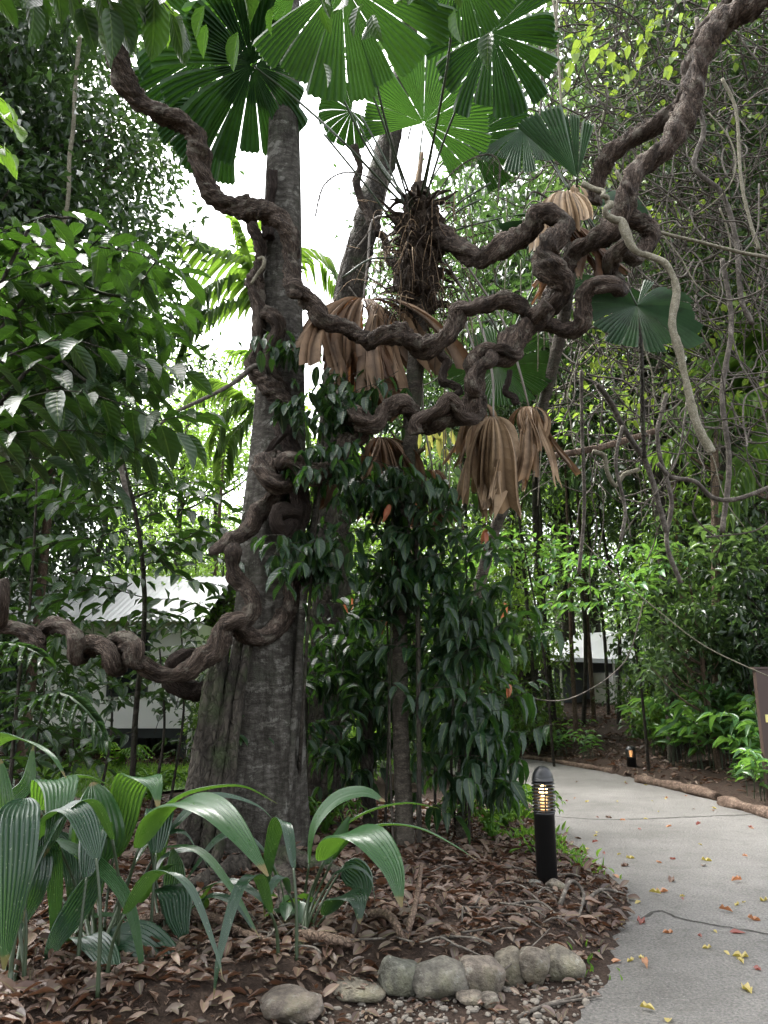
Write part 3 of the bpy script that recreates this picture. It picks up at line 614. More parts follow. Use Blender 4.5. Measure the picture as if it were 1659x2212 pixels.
# spreading roots
for q, pts in enumerate(([(600,1860,0,24),(680,1880,0,15),(760,1905,0,9)], [(520,1880,0,24),(440,1915,0,16),(360,1950,0,9)], [(590,1880,0,20),(620,1920,0,15),(600,1985,0,7)], [(640,1800,0,28),(690,1790,0,18),(740,1800,0,10)])):
    pp = np.array([[*(GP(x, y)+A([0, 0, .03])), r*PX(tb[1])] for x, y, _, r in pts]); S = spline(pp, .05); a = Acc(); tube(a, S[:, :3], S[:, 3], 14, .15); a.build('root', M['trunk_dark'], main)
top = s[-1][:3]; g = np.random.default_rng(31); a = Acc(); cen = []
for q in range(9):
    th_ = q*.7*2+g.uniform(-.3, .3); e = top+A([cos(th_)*g.uniform(2.5, 4.5), sin(th_)*g.uniform(2.5, 4.5), g.uniform(1.5, 5)])
    S = spline([np.r_[top-A([0, 0, g.uniform(.2, 1.2)]), .1], np.r_[(top+e)/2+g.normal(size=3)*.3, .07], np.r_[e, .02]], .3); tube(a, S[:, :3], S[:, 3], 8)
    for u in (.55, .8, 1.): cen.append(top+(e-top)*u+g.normal(size=3)*.5)
a.build('limbs', M['trunk_grey'], main)
a = Acc(); cloud(a, g, cen, .95, 90, .2); a.build('crown', M['bgA'], main)

# ------------------------------------------------------------------ lianas
def liana(pts, label, mat='liana', k=26, gn=.19, ridge=3, ramp_=.3, twist=2.4, name='liana', cat='liana', group='woody lianas', step=.018, parts=()):
    S = spline(P3(pts), step); z_ = np.arange(len(S))*step; S[:, 3] *= 1+.11*np.sin(z_*5.1+len(pts))+.08*np.sin(z_*13+1)+.05*np.sin(z_*31+2)
    a = Acc(); tube(a, S[:, :3], S[:, 3]*.92, k, gn, ridge, ramp_, twist)
    if not parts: return tag(a.build(name, M[mat], loc=S[0, :3]), label, cat, group)
    t = thing(name, label, cat, S[0, :3], group); a.build('stem', M[mat], t)
    for nm, pp, rr in parts:
        S2 = spline(P3(pp), step); a = Acc(); tube(a, S2[:, :3], S2[:, 3]*.92, k, gn, ridge, ramp_, twist, seed=5); a.build(nm, M[mat], t)
    return t
dpt = lambda pts, d: [(x, y, d, r) if len(q) == 3 else q for q in pts for (x, y, r) in [q[:2]+q[-1:]]]
w1 = [(278,-60,5.8,17),(268,28,5.9,19),(257,95,6.0,23),(262,150,6.1,24),(285,205,6.2,24),(335,240,6.3,22),(390,262,6.4,21),(422,295,6.45,20),(431,340,6.5,21),(441,392,6.55,21),(468,430,6.6,20),(515,452,6.6,21),(548,455,6.6,21)]
w1 += tA([(90,395,6.6,60),(170,445,6.6,60),(225,530,6.6,57),(242,620,6.6,54),(240,720,6.6,52),(250,820,6.55,52),(262,885,6.5,56),(335,940,6.5,48),(405,1015,6.5,52),(450,1100,6.5,58),(560,1130,6.6,48),(660,1180,6.65,50),(745,1235,6.6,58),(800,1215,6.5,52),(880,1190,6.45,58),(970,1195,6.5,56),(1035,1235,6.6,54),(1090,1275,6.6,58),(1160,1265,6.55,58),(1250,1210,6.5,60),(1310,1130,6.5,62),(1340,1030,6.5,60)])
w1 += tB([(400,1025,6.45,46),(520,990,6.5,48),(640,965,6.5,46),(735,1000,6.55,48),(800,1065,6.6,46),(870,1050,6.42,52),(930,990,6.35,52)])
liana(w1, 'longest liana sweeping in a wave from the upper left across the grey trunk', parts=[('knot', tA([(215,905,6.45,20),(260,900,6.42,62),(310,925,6.45,40)]), 1)])
w1b = tB([(880,1120,6.75,52),(950,1135,6.65,50),(1010,1165,6.6,50),(1090,1160,6.55,48),(1145,1115,6.5,48),(1150,1020,6.45,46),(1165,930,6.4,46),(1220,880,6.35,48),(1290,868,6.3,50),(1370,880,6.3,52),(1400,905,6.38,48),(1390,870,6.6,44),(1335,790,6.7,42),(1325,735,6.6,44),(1360,670,6.45,48),(1415,615,6.38,50),(1440,640,6.5,50),(1490,690,6.7,52),(1555,640,6.8,52),(1590,555,6.8,52),(1560,470,6.75,54),(1480,440,6.7,54),(1400,410,6.7,50)])
liana(w1b, 'brown liana coiling in S bends below the pale vine, blunt loop at its right')
s1 = tB([(190,545,7.2,60),(270,580,7.1,66),(350,630,7.0,66),(450,680,6.9,62),(505,695,6.85,60),(590,640,6.75,62),(720,570,6.7,64),(800,500,6.65,66),(860,425,6.6,66),(920,405,6.55,66),(990,425,6.55,66),(1040,470,6.55,62),(1000,540,6.5,64),(930,605,6.45,68),(905,680,6.45,72),(950,760,6.45,76),(1005,840,6.5,74),(1015,910,6.55,70),(970,975,6.6,64),(900,1020,6.7,56),(850,1060,6.75,50)])
liana(s1, 'gnarled liana looping out of the palm crown and down in a thick hook')
big = tC([(160,1075,6.45,46),(215,1085,6.5,48),(235,990,6.55,54),(280,910,6.6,56),(345,865,6.62,52),(370,820,6.7,50),(320,760,6.6,48),(325,715,6.5,48),(385,770,6.45,62),(460,775,6.45,60),(535,690,6.5,58),(620,645,6.5,58),(690,690,6.55,50),(745,770,6.6,54),(800,775,6.55,58),(870,745,6.5,56),(950,730,6.5,60),(1030,735,6.5,62),(1085,660,6.5,64),(1115,560,6.5,66),(1115,450,6.5,68),(1120,365,6.5,66),(1190,320,6.5,62),(1270,345,6.5,66),(1325,330,6.5,72),(1335,270,6.5,70),(1400,185,6.55,72),(1500,110,6.6,70)])
big += tB([(900,1040,6.65,66),(960,960,6.8,60),(1000,850,6.95,56),(1060,720,7.0,54),(1120,630,6.9,58),(1210,590,6.8,64),(1310,530,6.7,70),(1385,440,6.65,70),(1420,330,6.6,64)])
big += tF([(650,1390,6.6,66),(715,1240,6.6,70),(800,1150,6.6,72),(940,1030,6.55,78),(1050,860,6.55,80),(1120,680,6.55,78),(1165,490,6.5,76),(1225,300,6.45,78),(1360,150,6.4,80),(1550,20,6.3,84),(1720,-90,6.2,86)])
liana(big, 'heaviest liana climbing from the trunk to the upper right corner in tight coils', k=24)
# second strand twined round the coils
tw = tC([(735,845,6.42,40),(725,770,6.4,36),(800,720,6.38,34),(880,680,6.36,36),(940,620,6.36,40),(990,655,6.36,36),(1030,725,6.38,36),(1090,740,6.45,38),(1140,700,6.6,38),(1150,610,6.65,36),(1100,560,6.36,36),(1090,470,6.34,38),(1150,400,6.36,34),(1210,370,6.36,40),(1230,310,6.45,34),(1290,280,6.38,36),(1380,330,6.4,34),(1400,250,6.6,30)])
liana(tw, 'rope-like strand twined around the coils of the heaviest liana')
liana(tF([(415,1440,7.2,62),(450,1270,7.1,64),(540,1100,7.0,60),(690,985,6.9,58),(840,890,6.8,56),(950,800,6.75,54),(1060,690,6.7,54),(1100,560,6.7,50),(1100,450,6.65,46),(1180,320,6.65,40)]), 'dark liana joining the heaviest one from behind the folded palm leaves')
liana(tF([(1130,330,6.7,40),(1200,225,6.65,60),(1290,130,6.6,66),(1420,40,6.5,70),(1560,-70,6.4,70)]), 'upper of the two dark lianas leaving at the top right corner')
liana(tF([(350,1300,6.4,24),(430,1335,6.35,22),(495,1355,6.3,24),(490,1385,6.25,22),(520,1395,6.28,24),(525,1430,6.3,24),(550,1445,6.25,26),(508,1480,6.22,24),(520,1520,6.25,28),(570,1550,6.25,30),(625,1570,6.25,32),(650,1640,6.25,34),(695,1740,6.25,32),(750,1790,6.25,28)])+[(1402,553,6.25,8.5),(1440,572,6.2,9),(1461,628,6.2,9),(1452,700,6.2,9),(1470,770,6.2,9.5),(1490,860,6.2,10),(1507,920,6.2,10),(1538,978,6.2,8)], 'smooth pale grey vine zigzagging down in front of the right side fan leaf', 'pale_vine', 14, .08, 0, 0, 0)
s5 = tE([(-60,430,6.2,34),(0,440,6.2,34),(60,445,6.2,36),(120,470,6.2,40),(170,510,6.2,40),(198,555,6.15,36),(205,520,6.3,32),(225,470,6.35,34),(270,435,6.3,36),(335,435,6.2,36),(390,465,6.1,38),(415,520,6.05,40),(405,590,6.1,36),(430,600,6.3,34),(450,560,6.35,38),(515,540,6.25,42),(575,560,6.15,46),(605,610,6.1,46),(615,655,6.15,40),(650,655,6.3,40),(665,590,6.4,40),(640,540,6.35,40),(690,525,6.2,42),(735,560,6.12,44),(725,625,6.12,40),(770,640,6.2,36),(840,690,6.25,40),(930,705,6.3,42),(1030,670,6.3,42),(1110,610,6.3,46),(1180,570,6.3,48),(1205,500,6.3,46),(1235,430,6.28,44),(1285,410,6.25,40)])
s5b = tE([(1285,410,6.25,40),(1340,395,6.3,42),(1372,350,6.32,42),(1375,290,6.35,42),(1335,225,6.4,38),(1285,180,6.4,38),(1262,110,6.4,36),(1265,40,6.4,36)])
s5c = tD([(440,1150,6.45,46),(445,1085,6.5,50),(530,1040,6.55,55),(605,970,6.6,68),(645,880,6.65,66),(715,800,6.7,66),(800,720,6.75,60),(880,650,6.85,56)])
liana(s5+s5b[1:]+s5c, 'corkscrew liana reaching from the left border to the front of the trunk', parts=[('broken_stub', tD([(520,1060,6.5,46),(420,1090,6.45,48),(340,1160,6.4,42),(260,1200,6.35,22)]), 1), ('branch', tE([(1300,420,6.28,30),(1330,470,6.4,44),(1400,500,6.6,44),(1480,470,6.75,44),(1540,400,6.85,44),(1580,300,6.9,44),(1600,180,6.95,44)]), 1)])
liana(tE([(15,180,5.9,20),(22,230,5.9,30),(18,300,5.9,30),(8,380,5.95,28),(-30,430,6.0,28)]), 'short bark covered liana piece hanging at the left border')
liana(tE([(1130,790,7.0,40),(1050,785,6.95,44),(970,760,6.8,50),(940,700,6.75,52),(980,620,6.7,50),(1060,600,6.75,44),(1140,620,6.9,40)]), 'dark liana loop tucked behind the corkscrew beside the trunk', 'liana_dark')
sl = tD([(900,620,6.6,70),(830,640,6.5,72),(755,600,6.45,74),(710,520,6.5,76),(735,440,6.65,70),(810,420,6.75,60),(850,470,6.5,70),(900,440,6.42,74),(980,460,6.4,74),(1050,520,6.42,72),(1140,545,6.45,72),(1220,535,6.5,66)])
liana(sl, 'fat snaking liana bent in an S across the middle of the grey trunk')
liana(tD([(845,-180,6.9,52),(870,-40,6.9,56),(850,120,6.85,60),(900,260,6.8,66),(945,400,6.8,72),(950,560,6.75,76),(1000,700,6.75,76),(1020,860,6.75,70),(970,1000,6.75,66),(930,1150,6.75,64),(950,1300,6.75,60),(960,1420,6.75,56)]), 'dark straight liana running down the right flank of the trunk', 'liana_dark')
liana(tD([(1000,880,6.6,36),(900,850,6.55,52),(820,870,6.5,54),(800,940,6.5,54),(850,1000,6.55,52),(920,960,6.6,40)]), 'small dark liana ring with an eye hole against the trunk', 'liana_dark')
liana(tD([(880,225,6.65,24),(800,290,6.6,26),(735,370,6.6,24),(690,430,6.6,20)]), 'short dark strand bridging to the fat snaking liana', 'liana_dark')
liana(tA([(-70,300,6.9,40),(-10,480,6.9,40),(40,600,6.9,40),(30,760,6.9,42),(0,850,6.9,50),(20,960,6.88,44),(40,1060,6.88,40),(30,1180,6.85,40),(10,1300,6.85,44),(-25,1390,6.8,40),(10,1450,6.75,46),(80,1510,6.7,50),(160,1590,6.68,50),(230,1650,6.7,46)]), 'knobbly brown liana climbing the left edge of the pale upper trunk')
liana(tA([(120,130,6.85,34),(115,250,6.85,34),(90,400,6.88,36),(100,560,6.88,36)]), 'short dark liana lying along the upper grey trunk above the wave', 'liana_dark')
liana(tA([(70,1040,6.8,40),(130,1080,6.78,44),(160,1150,6.78,44),(110,1280,6.8,44),(110,1380,6.8,46),(150,1480,6.8,46),(175,1560,6.8,44)]), 'hook-ended liana piece on the trunk left of the dead fan leaf')
liana(tA([(25,700,6.6,14),(60,690,6.6,16),(65,740,6.6,16),(20,800,6.62,14),(-20,860,6.6,10)]), 'thin curved green-brown tendril at the left of the trunk', 'pale_vine', 10, .05, 0, 0, 0)
liana([(335,925,6.2,3),(380,890,6.3,4),(440,862,6.5,5),(500,830,6.6,6),(545,795,6.7,7),(565,797,6.75,8),(575,830,6.8,6)], 'thin arched branch reaching left from the trunk to the leaves', 'thin_vine', 10, .1, 0, 0, 0)
liana(tC([(870,300,6.75,22),(900,340,6.75,26),(930,380,6.75,28),(900,440,6.72,26),(900,500,6.7,28),(960,520,6.68,28),(1010,560,6.66,28),(980,590,6.6,26)]), 'short wavy liana hanging between the wave and the coils', 'liana', 12)
liana(tC([(1340,430,6.9,18),(1330,500,6.9,20),(1310,570,6.9,20),(1360,600,6.9,24),(1385,650,6.9,20)]), 'little dark tendril under the heaviest liana', 'liana_dark', 12)
liana(tA([(650,-40,8.0,26),(690,90,8.0,24),(670,190,8.0,26),(700,310,8.0,26),(745,400,8.0,26),(760,460,7.95,26),(810,480,7.9,24),(800,520,7.9,24),(850,550,7.9,24),(870,640,7.9,28),(870,690,7.85,26),(930,740,7.8,30),(945,820,7.8,30),(940,880,7.75,28),(1000,930,7.7,26),(1040,950,7.7,24),(1010,1000,7.65,26),(1030,1060,7.6,24),(1090,1060,7.6,22),(1120,1110,7.6,22),(1090,1170,7.6,24),(1110,1200,7.6,20)]), 'thin brown liana wriggling down beside the leaning dark trunk', 'liana', 12)

# ------------------------------------------------------------------ fan palms
def fan_mesh(a, hub, axis, normal, R, span, nseg, pl, droop, pw, cup, g, amp=.55, gap=.12, seglen=.12, miss=0., droopv=.12, tooth=.045, squash=None, crk=0., sway=0., fray=0.):
    n = unit(normal); u = unit(A(axis)-n*np.dot(axis, n)); v = np.cross(n, u); down = A([0, 0, -1.])
    rr = R*(A([.02, .12, .25, .4, .55, .7, .83, .93, 1.0]) if not crk else A([.02, .06, .12, .19, .26, .33, .41, .5, .59, .68, .77, .86, .94, 1.0])); dr = np.diff(np.r_[0, rr])
    ed = np.linspace(-span/2, span/2, nseg+1); ed[1:-1] += g.normal(size=nseg-1)*span/nseg*.12
    for s_ in range(nseg):
        if g.random() < miss: continue
        a0, a1 = ed[s_], ed[s_+1]; gp = (a1-a0)*gap; m = pl*2
        mid = (a0+a1)/2; sl = 1-seglen*g.random()-.10*(abs(mid)/pi)**2
        if squash: sl *= squash(mid)
        dw = droop*max(1+g.normal()*droopv, .58 if crk else -.5); tw_ = g.normal()*.02; V = []; U = []; dwn = unit(down+(cos(mid)*u+sin(mid)*v)*g.normal()*sway+(-sin(mid)*u+cos(mid)*v)*g.normal()*sway*1.3); wob = g.uniform(0, 6, 4); rw = 0.; fs = g.uniform(.8, 1.2)
        for j in range(m+1):
            f = j/m; an0 = a0+(a1-a0)*f; an1 = a0+gp*.5+(a1-a0-gp)*f+tw_
            p = A(hub).copy(); rid = 1 if j % 2 else -1; col = []; rw = rw*.7+g.normal()*crk; fl = 1-fray*g.random()**1.5
            for q, (r_, d_) in enumerate(zip(rr, dr)):
                t = q/(len(rr)-1); an = an0*(1-t)+an1*t
                if q == len(rr)-1 and j % 2 == 0: d_ = d_*(1-tooth*14*.6) if 0 < j < m else d_*.3
                e = unit(cos(an)*u+sin(an)*v+cup*n*(1-.5*t)); w_ = np.clip(dw*t**pw, 0, 1)
                tdir = -sin(an)*u+cos(an)*v; dd = unit(e*(1-w_)+dwn*w_)
                if crk: dd = unit(dd+tdir*(rw*.5+crk*2.2*sin(7*t*fs+wob[0])*t)+e*crk*2.4*sin(6*t*fs+wob[1]+2*f)*w_)
                p = p+dd*d_*sl*fl
                pn = unit(np.cross(dd, tdir)); ph_ = p-A(hub); rho = max(np.linalg.norm(ph_-min(1., droop*.7)*np.array([0, 0, ph_[2]])), .03); h = amp*(a1-a0)/m*min(rho, r_)*rid
                col.append(p+pn*h); 
            V.append(col); U += [((j % 2)*.5+.25, t_) for t_ in np.linspace(0, 1, len(rr))]
        V = A(V); nr = len(rr); i = np.arange(m)[:, None]*nr+np.arange(nr-1)[None]
        a.add(V.reshape(-1, 3), np.stack([i, i+1, i+nr+1, i+nr], -1).reshape(-1, 4), A(U))
def frond(root, hub, axis, normal, R, stem, mat='fan', span=5.7, nseg=15, pl=5, droop=.35, pw=2., cup=.08, seed=1, pr=.012, pmat='petiole', name='fan_frond', **kw):
    """hub, petiole route in picture points with depth; R in metres"""
    h = P(*hub); a = Acc(); fan_mesh(a, h, axis, normal, R, span, nseg, pl, droop, pw, cup, np.random.default_rng(seed), **kw)
    o = a.build(name, M[mat], root, smooth=False)
    if stem is not None:
        pts = [np.r_[h, pr*.7]]+[np.r_[P(*q), pr] for q in stem]
        S = spline(pts, .08); a = Acc(); tube(a, S[:, :3], S[:, 3], 8); a.build('petiole', M[pmat], o)
    return o
# palm A, trunk and crown behind the lianas
pb = GP(878, 1830); PD = 7.3
palmA = thing('fan_palm', 'tall fan palm with a shaggy fibrous head in the centre', 'palm tree', pb)
S = spline([[pb[0], pb[1], pb[2]-.15, .095], *P3([(870,1700,PD,17),(864,1450,PD,16),(868,1180,PD,16),(885,950,PD,18),(900,760,PD,20),(905,640,PD,24)])], .06)
a = Acc(); tube(a, S[:, :3], S[:, 3], 18, .06); a.build('trunk', M['palm_trunk'], palmA)
S = spline(P3([(905,690,PD,20),(903,640,PD,28),(907,560,PD,34),(910,490,PD,34),(905,440,PD,24),(902,400,PD,12)]), .03)
a = Acc(); tube(a, S[:, :3], S[:, 3], 26, .4, 7, .4, 1.2); a.build('fibre_head', M['fibre'], palmA)
S = spline(P3([(893,445,PD,11),(898,415,PD,11),(905,380,PD,7),(912,330,PD,4)]), .04)
a = Acc(); tube(a, S[:, :3], S[:, 3], 12, .1); a.build('leaf_sheath', M['dead_pale'], palmA)
g = np.random.default_rng(8); a, a2 = Acc(), Acc()
for q in range(340):                  # shaggy hanging fibres
    x, y = g.normal(908, 44), g.uniform(430, 700); p = P(x, y, PD+g.normal()*.14-.08); L = g.uniform(.1, .55)*(1 if g.random() < .8 else 1.8); dx = g.normal()*.15+(x-908)*.002
    S = spline([p, p+A([dx*.6, -.03+g.normal()*.05, .03]), p+A([dx+g.normal()*.04, -.04+g.normal()*.06, -L*.5]), p+A([dx*1.1+g.normal()*.07, -.03, -L])], .06); tube(a if q % 3 else a2, S, np.linspace(.006, .002, len(S)), 4)
a.build('hanging_fibres', M['fibre'], palmA); a2.build('pale_fibres', M['dead_pale'], palmA)
a = Acc()
for q in range(80):                   # old leaf bases, broken stalks
    th_ = g.uniform(0, 6.28); z = g.uniform(430, 690); p = P(908, z, PD)+A([.13*cos(th_), .13*sin(th_)-.02, 0]); o_ = A([cos(th_), sin(th_), 0]); up = g.uniform(-.3, .9)*(1 if z < 560 else .3); L = g.uniform(.08, .34)
    S = spline([np.r_[p-o_*.06, .028], np.r_[p+o_*L*.5+A([0, 0, L*.5*up]), .02], np.r_[p+o_*L+A([0, 0, L*up-.04+g.normal()*.04]), .007]], .03); tube(a, S[:, :3], S[:, 3], 7, .2)
a.build('leaf_bases', M['fibre'], palmA)
CR = (905, 470, PD)
dn = lambda x, y, z: unit(A([x, y, z]))
# big parasol leaf upper left
frond(palmA, (545,140,6.7), dn(-.25, -.25, -.5), dn(.05, -.66, -.75), 1.26, [(640,215,6.8),(745,310,6.6),(850,420,7.1),CR], span=6.15, nseg=19, pl=4, droop=.42, pw=1.8, seed=3, gap=.09, seglen=.3, droopv=.45, sway=.1, squash=lambda m: .80+.22*cos(m))
frond(palmA, (640,-20,6.3), dn(-1., .1, -.05), dn(.05, -.6, -.8), 1.25, [(700,120,6.6),(800,330,7.0),CR], 'fan_bright', span=2.2, nseg=8, pl=5, droop=.2, seed=14)
frond(palmA, (738,-40,5.4), dn(.32, -.35, -.9), dn(.0, -.84, -.54), 1.08, [(790,90,5.9),(840,290,6.6),(885,420,7.1),CR], 'fan_bright', span=3.3, nseg=9, pl=6, droop=.28, seed=4, gap=.07, droopv=.5, sway=.1, seglen=.2)
frond(palmA, (990,-75,5.5), dn(.3, -.3, -.9), dn(-.1, -.78, -.62), .62, [(965,150,6.0),(930,330,6.7),(905,440,7.2),CR], 'fan_bright', span=5.0, nseg=13, pl=5, droop=.25, seed=5)
frond(palmA, (1062,72,6.2), dn(-.2, -.2, -.9), dn(.05, -.88, -.46), .84, [(1010,180,6.5),(960,300,6.8),(925,410,7.1),CR], span=5.9, nseg=18, pl=4, droop=.30, seed=6, gap=.14, seglen=.25, droopv=.5, sway=.15)
frond(palmA, (915,266,7.5), dn(.35, -.15, .85), dn(.05, -.93, -.3), .86, [(905,350,7.4),(903,420,7.35)], 'fan_bright', span=4.5, nseg=14, pl=5, droop=.12, seed=7, gap=.05, droopv=.5, squash=lambda m: .95+.1*cos(m))
frond(palmA, (470,105,7.6), dn(-1, 0, -.15), dn(.05, -.7, -.7), 1.15, None, span=2.4, nseg=8, pl=4, droop=.35, seed=44, droopv=.5)
frond(palmA, (500,230,7.7), dn(-.6, 0, -.6), dn(.05, -.8, -.6), .95, None, span=1.8, nseg=6, pl=4, droop=.4, seed=45, droopv=.5)
frond(palmA, (1085,470,7.4), dn(1, -.1, .3), dn(-.1, -.5, .85), .62, [(1000,492,7.3),(940,520,7.3)], span=1.5, nseg=5, pl=4, droop=.3, seed=8)
frond(palmA, (760,240,7.9), dn(-.6, .3, -.2), dn(.1, -.5, -.8), .45, [(820,350,7.7),(880,430,7.4),CR], span=4.5, nseg=12, pl=4, droop=.5, seed=9)
frond(palmA, (1010,300,8.0), dn(.9, -.1, .1), dn(.05, -.9, -.3), .8, [(950,360,7.7),(910,440,7.4)], span=2.6, nseg=9, pl=4, droop=.3, seed=10)
for q, st in enumerate(([(990,-30,5.9),(960,170,6.4),(930,340,6.9)], [(800,190,6.6),(850,330,6.9),(885,440,7.2)], [(700,290,7.0),(790,400,7.2),(870,500,7.3)], [(1040,430,7.2),(990,455,7.2),(930,500,7.3)], [(780,250,7.1),(830,340,7.15),(880,450,7.2)], [(1060,395,7.3),(990,440,7.3),(940,490,7.3)], [(740,600,6.9),(800,560,7.0),(870,550,7.2)])):
    a = Acc(); S = spline([np.r_[P(*z), .011] for z in st]+[np.r_[P(*CR), .016]], .08); tube(a, S[:, :3], S[:, 3], 8); a.build('petiole', M['petiole'], palmA)
for q, st in enumerate(([(1075,440,7.0),(1078,350,7.0),(1040,335,7.0),(980,370,7.05),(940,430,7.2),(915,500,7.3)], [(680,470,7.0),(700,400,7.05),(750,372,7.1),(820,395,7.2),(880,450,7.3)])):
    a = Acc(); S = spline([np.r_[P(*z), .008] for z in st], .06); tube(a, S[:, :3], S[:, 3], 7); o = a.build('old_flower_stalk', M['thin_vine'], palmA)
    a = Acc(); g = np.random.default_rng(q)
    for _ in range(40):
        p = S[int(len(S)*g.uniform(.1, .6)), :3]; e = A([g.normal()*.08, g.normal()*.08, -g.uniform(.05, .22)]); T_ = spline([p, p+e*.5+g.normal(size=3)*.03, p+e], .05); tube(a, T_, .0025, 4)
    a.build('hanging_threads', M['thin_vine'], o)
# dead leaves hanging like folded umbrellas
DK = dict(pmat='petiole_dead', name='dead_frond', cup=.1, amp=.8, crk=.075, sway=.2, fray=.36)
frond(palmA, (785,648,7.35), dn(0, -.55, -.25), dn(0, -.35, .95), 1.95, [(795,560,7.3),(806,475,7.25),(860,470,7.2)], 'dead', span=6.1, nseg=20, pl=5, droop=1.55, pw=1.0, seed=21, gap=.08, seglen=.4, droopv=.4, **DK)
frond(palmA, (822,945,7.3), dn(0, -.5, -.3), dn(0, -.35, .95), 1.3, [(838,860,7.25),(860,700,7.2)], 'dead', span=6.1, nseg=17, pl=5, droop=1.8, pw=.95, seed=22, gap=.08, seglen=.4, droopv=.4, **DK)
frond(palmA, (1142,878,7.15), dn(.2, -.5, -.2), dn(0, -.35, .95), 1.35, [(1122,800,7.05),(1090,700,7.15),(1000,560,7.25)], 'dead_mid', span=6., nseg=13, pl=7, droop=2.3, pw=.9, seed=23, gap=.05, seglen=.4, droopv=.4, squash=lambda m: .8+.2*cos(m), **DK)
frond(palmA, (1066,900,6.85), dn(-.1, -.6, -.3), dn(0, -.35, .95), 1.3, [(1062,800,7.0),(1030,680,7.2),(960,560,7.3)], 'dead_pale', span=6.1, nseg=7, pl=8, droop=2.3, pw=.85, seed=24, gap=.03, seglen=.35, droopv=.3, **DK)
frond(palmA, (1030,870,7.2), dn(-.6, -.4, -.3), dn(0, -.35, .95), .9, [(1035,800,7.15),(1000,680,7.2)], 'dead_mid', span=5.6, nseg=10, pl=6, droop=2.0, pw=.9, seed=25, gap=.05, seglen=.4, droopv=.4, **DK)
frond(palmA, (935,1015,7.45), dn(0, -.4, -.3), dn(0, -.35, .95), 1.0, [(915,900,7.4),(910,760,7.35)], 'dead', span=6, nseg=12, pl=5, droop=2.2, pw=.9, seed=26, gap=.08, seglen=.4, droopv=.4, **DK)
# palm B
qb = GP(1000, 1815); palmB = thing('fan_palm', 'second fan palm whose folded upright leaves stand behind the twisted lianas', 'palm tree', qb)
S = spline([[qb[0], qb[1], qb[2]-.1, .07], *P3([(1003,1600,8.0,12),(1015,1400,8.0,12),(1060,1170,8.0,12),(1150,950,7.9,12),(1215,700,7.7,14),(1235,520,7.6,18),(1240,430,7.55,20)])], .08)
a = Acc(); tube(a, S[:, :3], S[:, 3], 16, .06); a.build('trunk', M['palm_trunk'], palmB)
CB = (1240, 420, 7.5)
frond(palmB, (1246,385,6.9), dn(-.45, -.15, 1.), dn(-.1, -1, .0), .98, [(1245,420,7.2),CB], span=.62, nseg=2, pl=5, droop=.0, cup=.0, seed=31, gap=.06, amp=.5)
frond(palmB, (1248,385,7.0), dn(.05, -.05, 1.), dn(.3, -1, .0), .78, [(1246,420,7.2),CB], span=.6, nseg=3, pl=4, droop=.0, cup=.0, seed=32, gap=.16, amp=.6)
frond(palmB, (1130,275,7.9), dn(.1, -.2, -.95), dn(0, -.9, .3), .92, [(1180,330,7.8),(1230,410,7.6)], span=2.0, nseg=8, pl=5, droop=.3, seed=33, gap=.2, seglen=.3)
frond(palmB, (1185,478,7.8), dn(-.6, -.2, -.7), dn(.1, -.9, .4), .72, [(1215,450,7.6),CB], span=1.5, nseg=6, pl=4, droop=.3, seed=34)
frond(palmB, (1300,600,7.9), dn(-.1, -.2, -.9), dn(.2, -.9, .3), .62, [(1270,500,7.7),CB], span=3.0, nseg=10, pl=4, droop=.5, seed=35)
frond(palmB, (1290,440,8.0), dn(.8, -.2, .2), dn(.1, -.8, .5), .62, [(1262,440,7.7),CB], span=2.6, nseg=9, pl=4, droop=.3, seed=36)
frond(palmB, (1076,790,7.9), dn(.5, -.1, -.3), dn(-.1, -.86, .3), .66, [(1120,690,7.9),(1200,520,7.8),CB], 'fan_bright', span=5.6, nseg=15, pl=5, droop=.25, seed=37)
frond(palmB, (1222,425,7.2), dn(-.5, -.6, .1), dn(0, -.2, 1), .95, None, 'dead_pale', span=2.6, nseg=4, pl=8, droop=1.1, pw=.8, cup=.2, seed=38, gap=.06, crk=.08, sway=.2, fray=.25, amp=.5, name='dead_frond')
frond(palmB, (1240,400,7.1), dn(.1, -.7, -.6), dn(0, -.4, .9), .30, None, 'dead_pale', span=2.2, nseg=6, pl=3, droop=.9, pw=.5, cup=.2, seed=39, name='dead_sheath')
frond(palmB, (1235,490,7.3), dn(.1, -.5, -.6), dn(0, -.4, .9), 1.1, None, 'dead', span=4.6, nseg=9, pl=6, droop=1.8, pw=.8, cup=.1, seed=40, gap=.1, crk=.1, sway=.25, fray=.3, name='dead_frond')
frond(palmB, (1376,660,7.2), dn(.05, -.25, -.9), dn(0, -.88, .45), .84, [(1340,590,7.3),(1290,500,7.45),CB], span=5.5, nseg=17, pl=4, droop=.26, seed=41, gap=.10, seglen=.25, droopv=.5, sway=.15, squash=lambda m: .86+.16*cos(m))

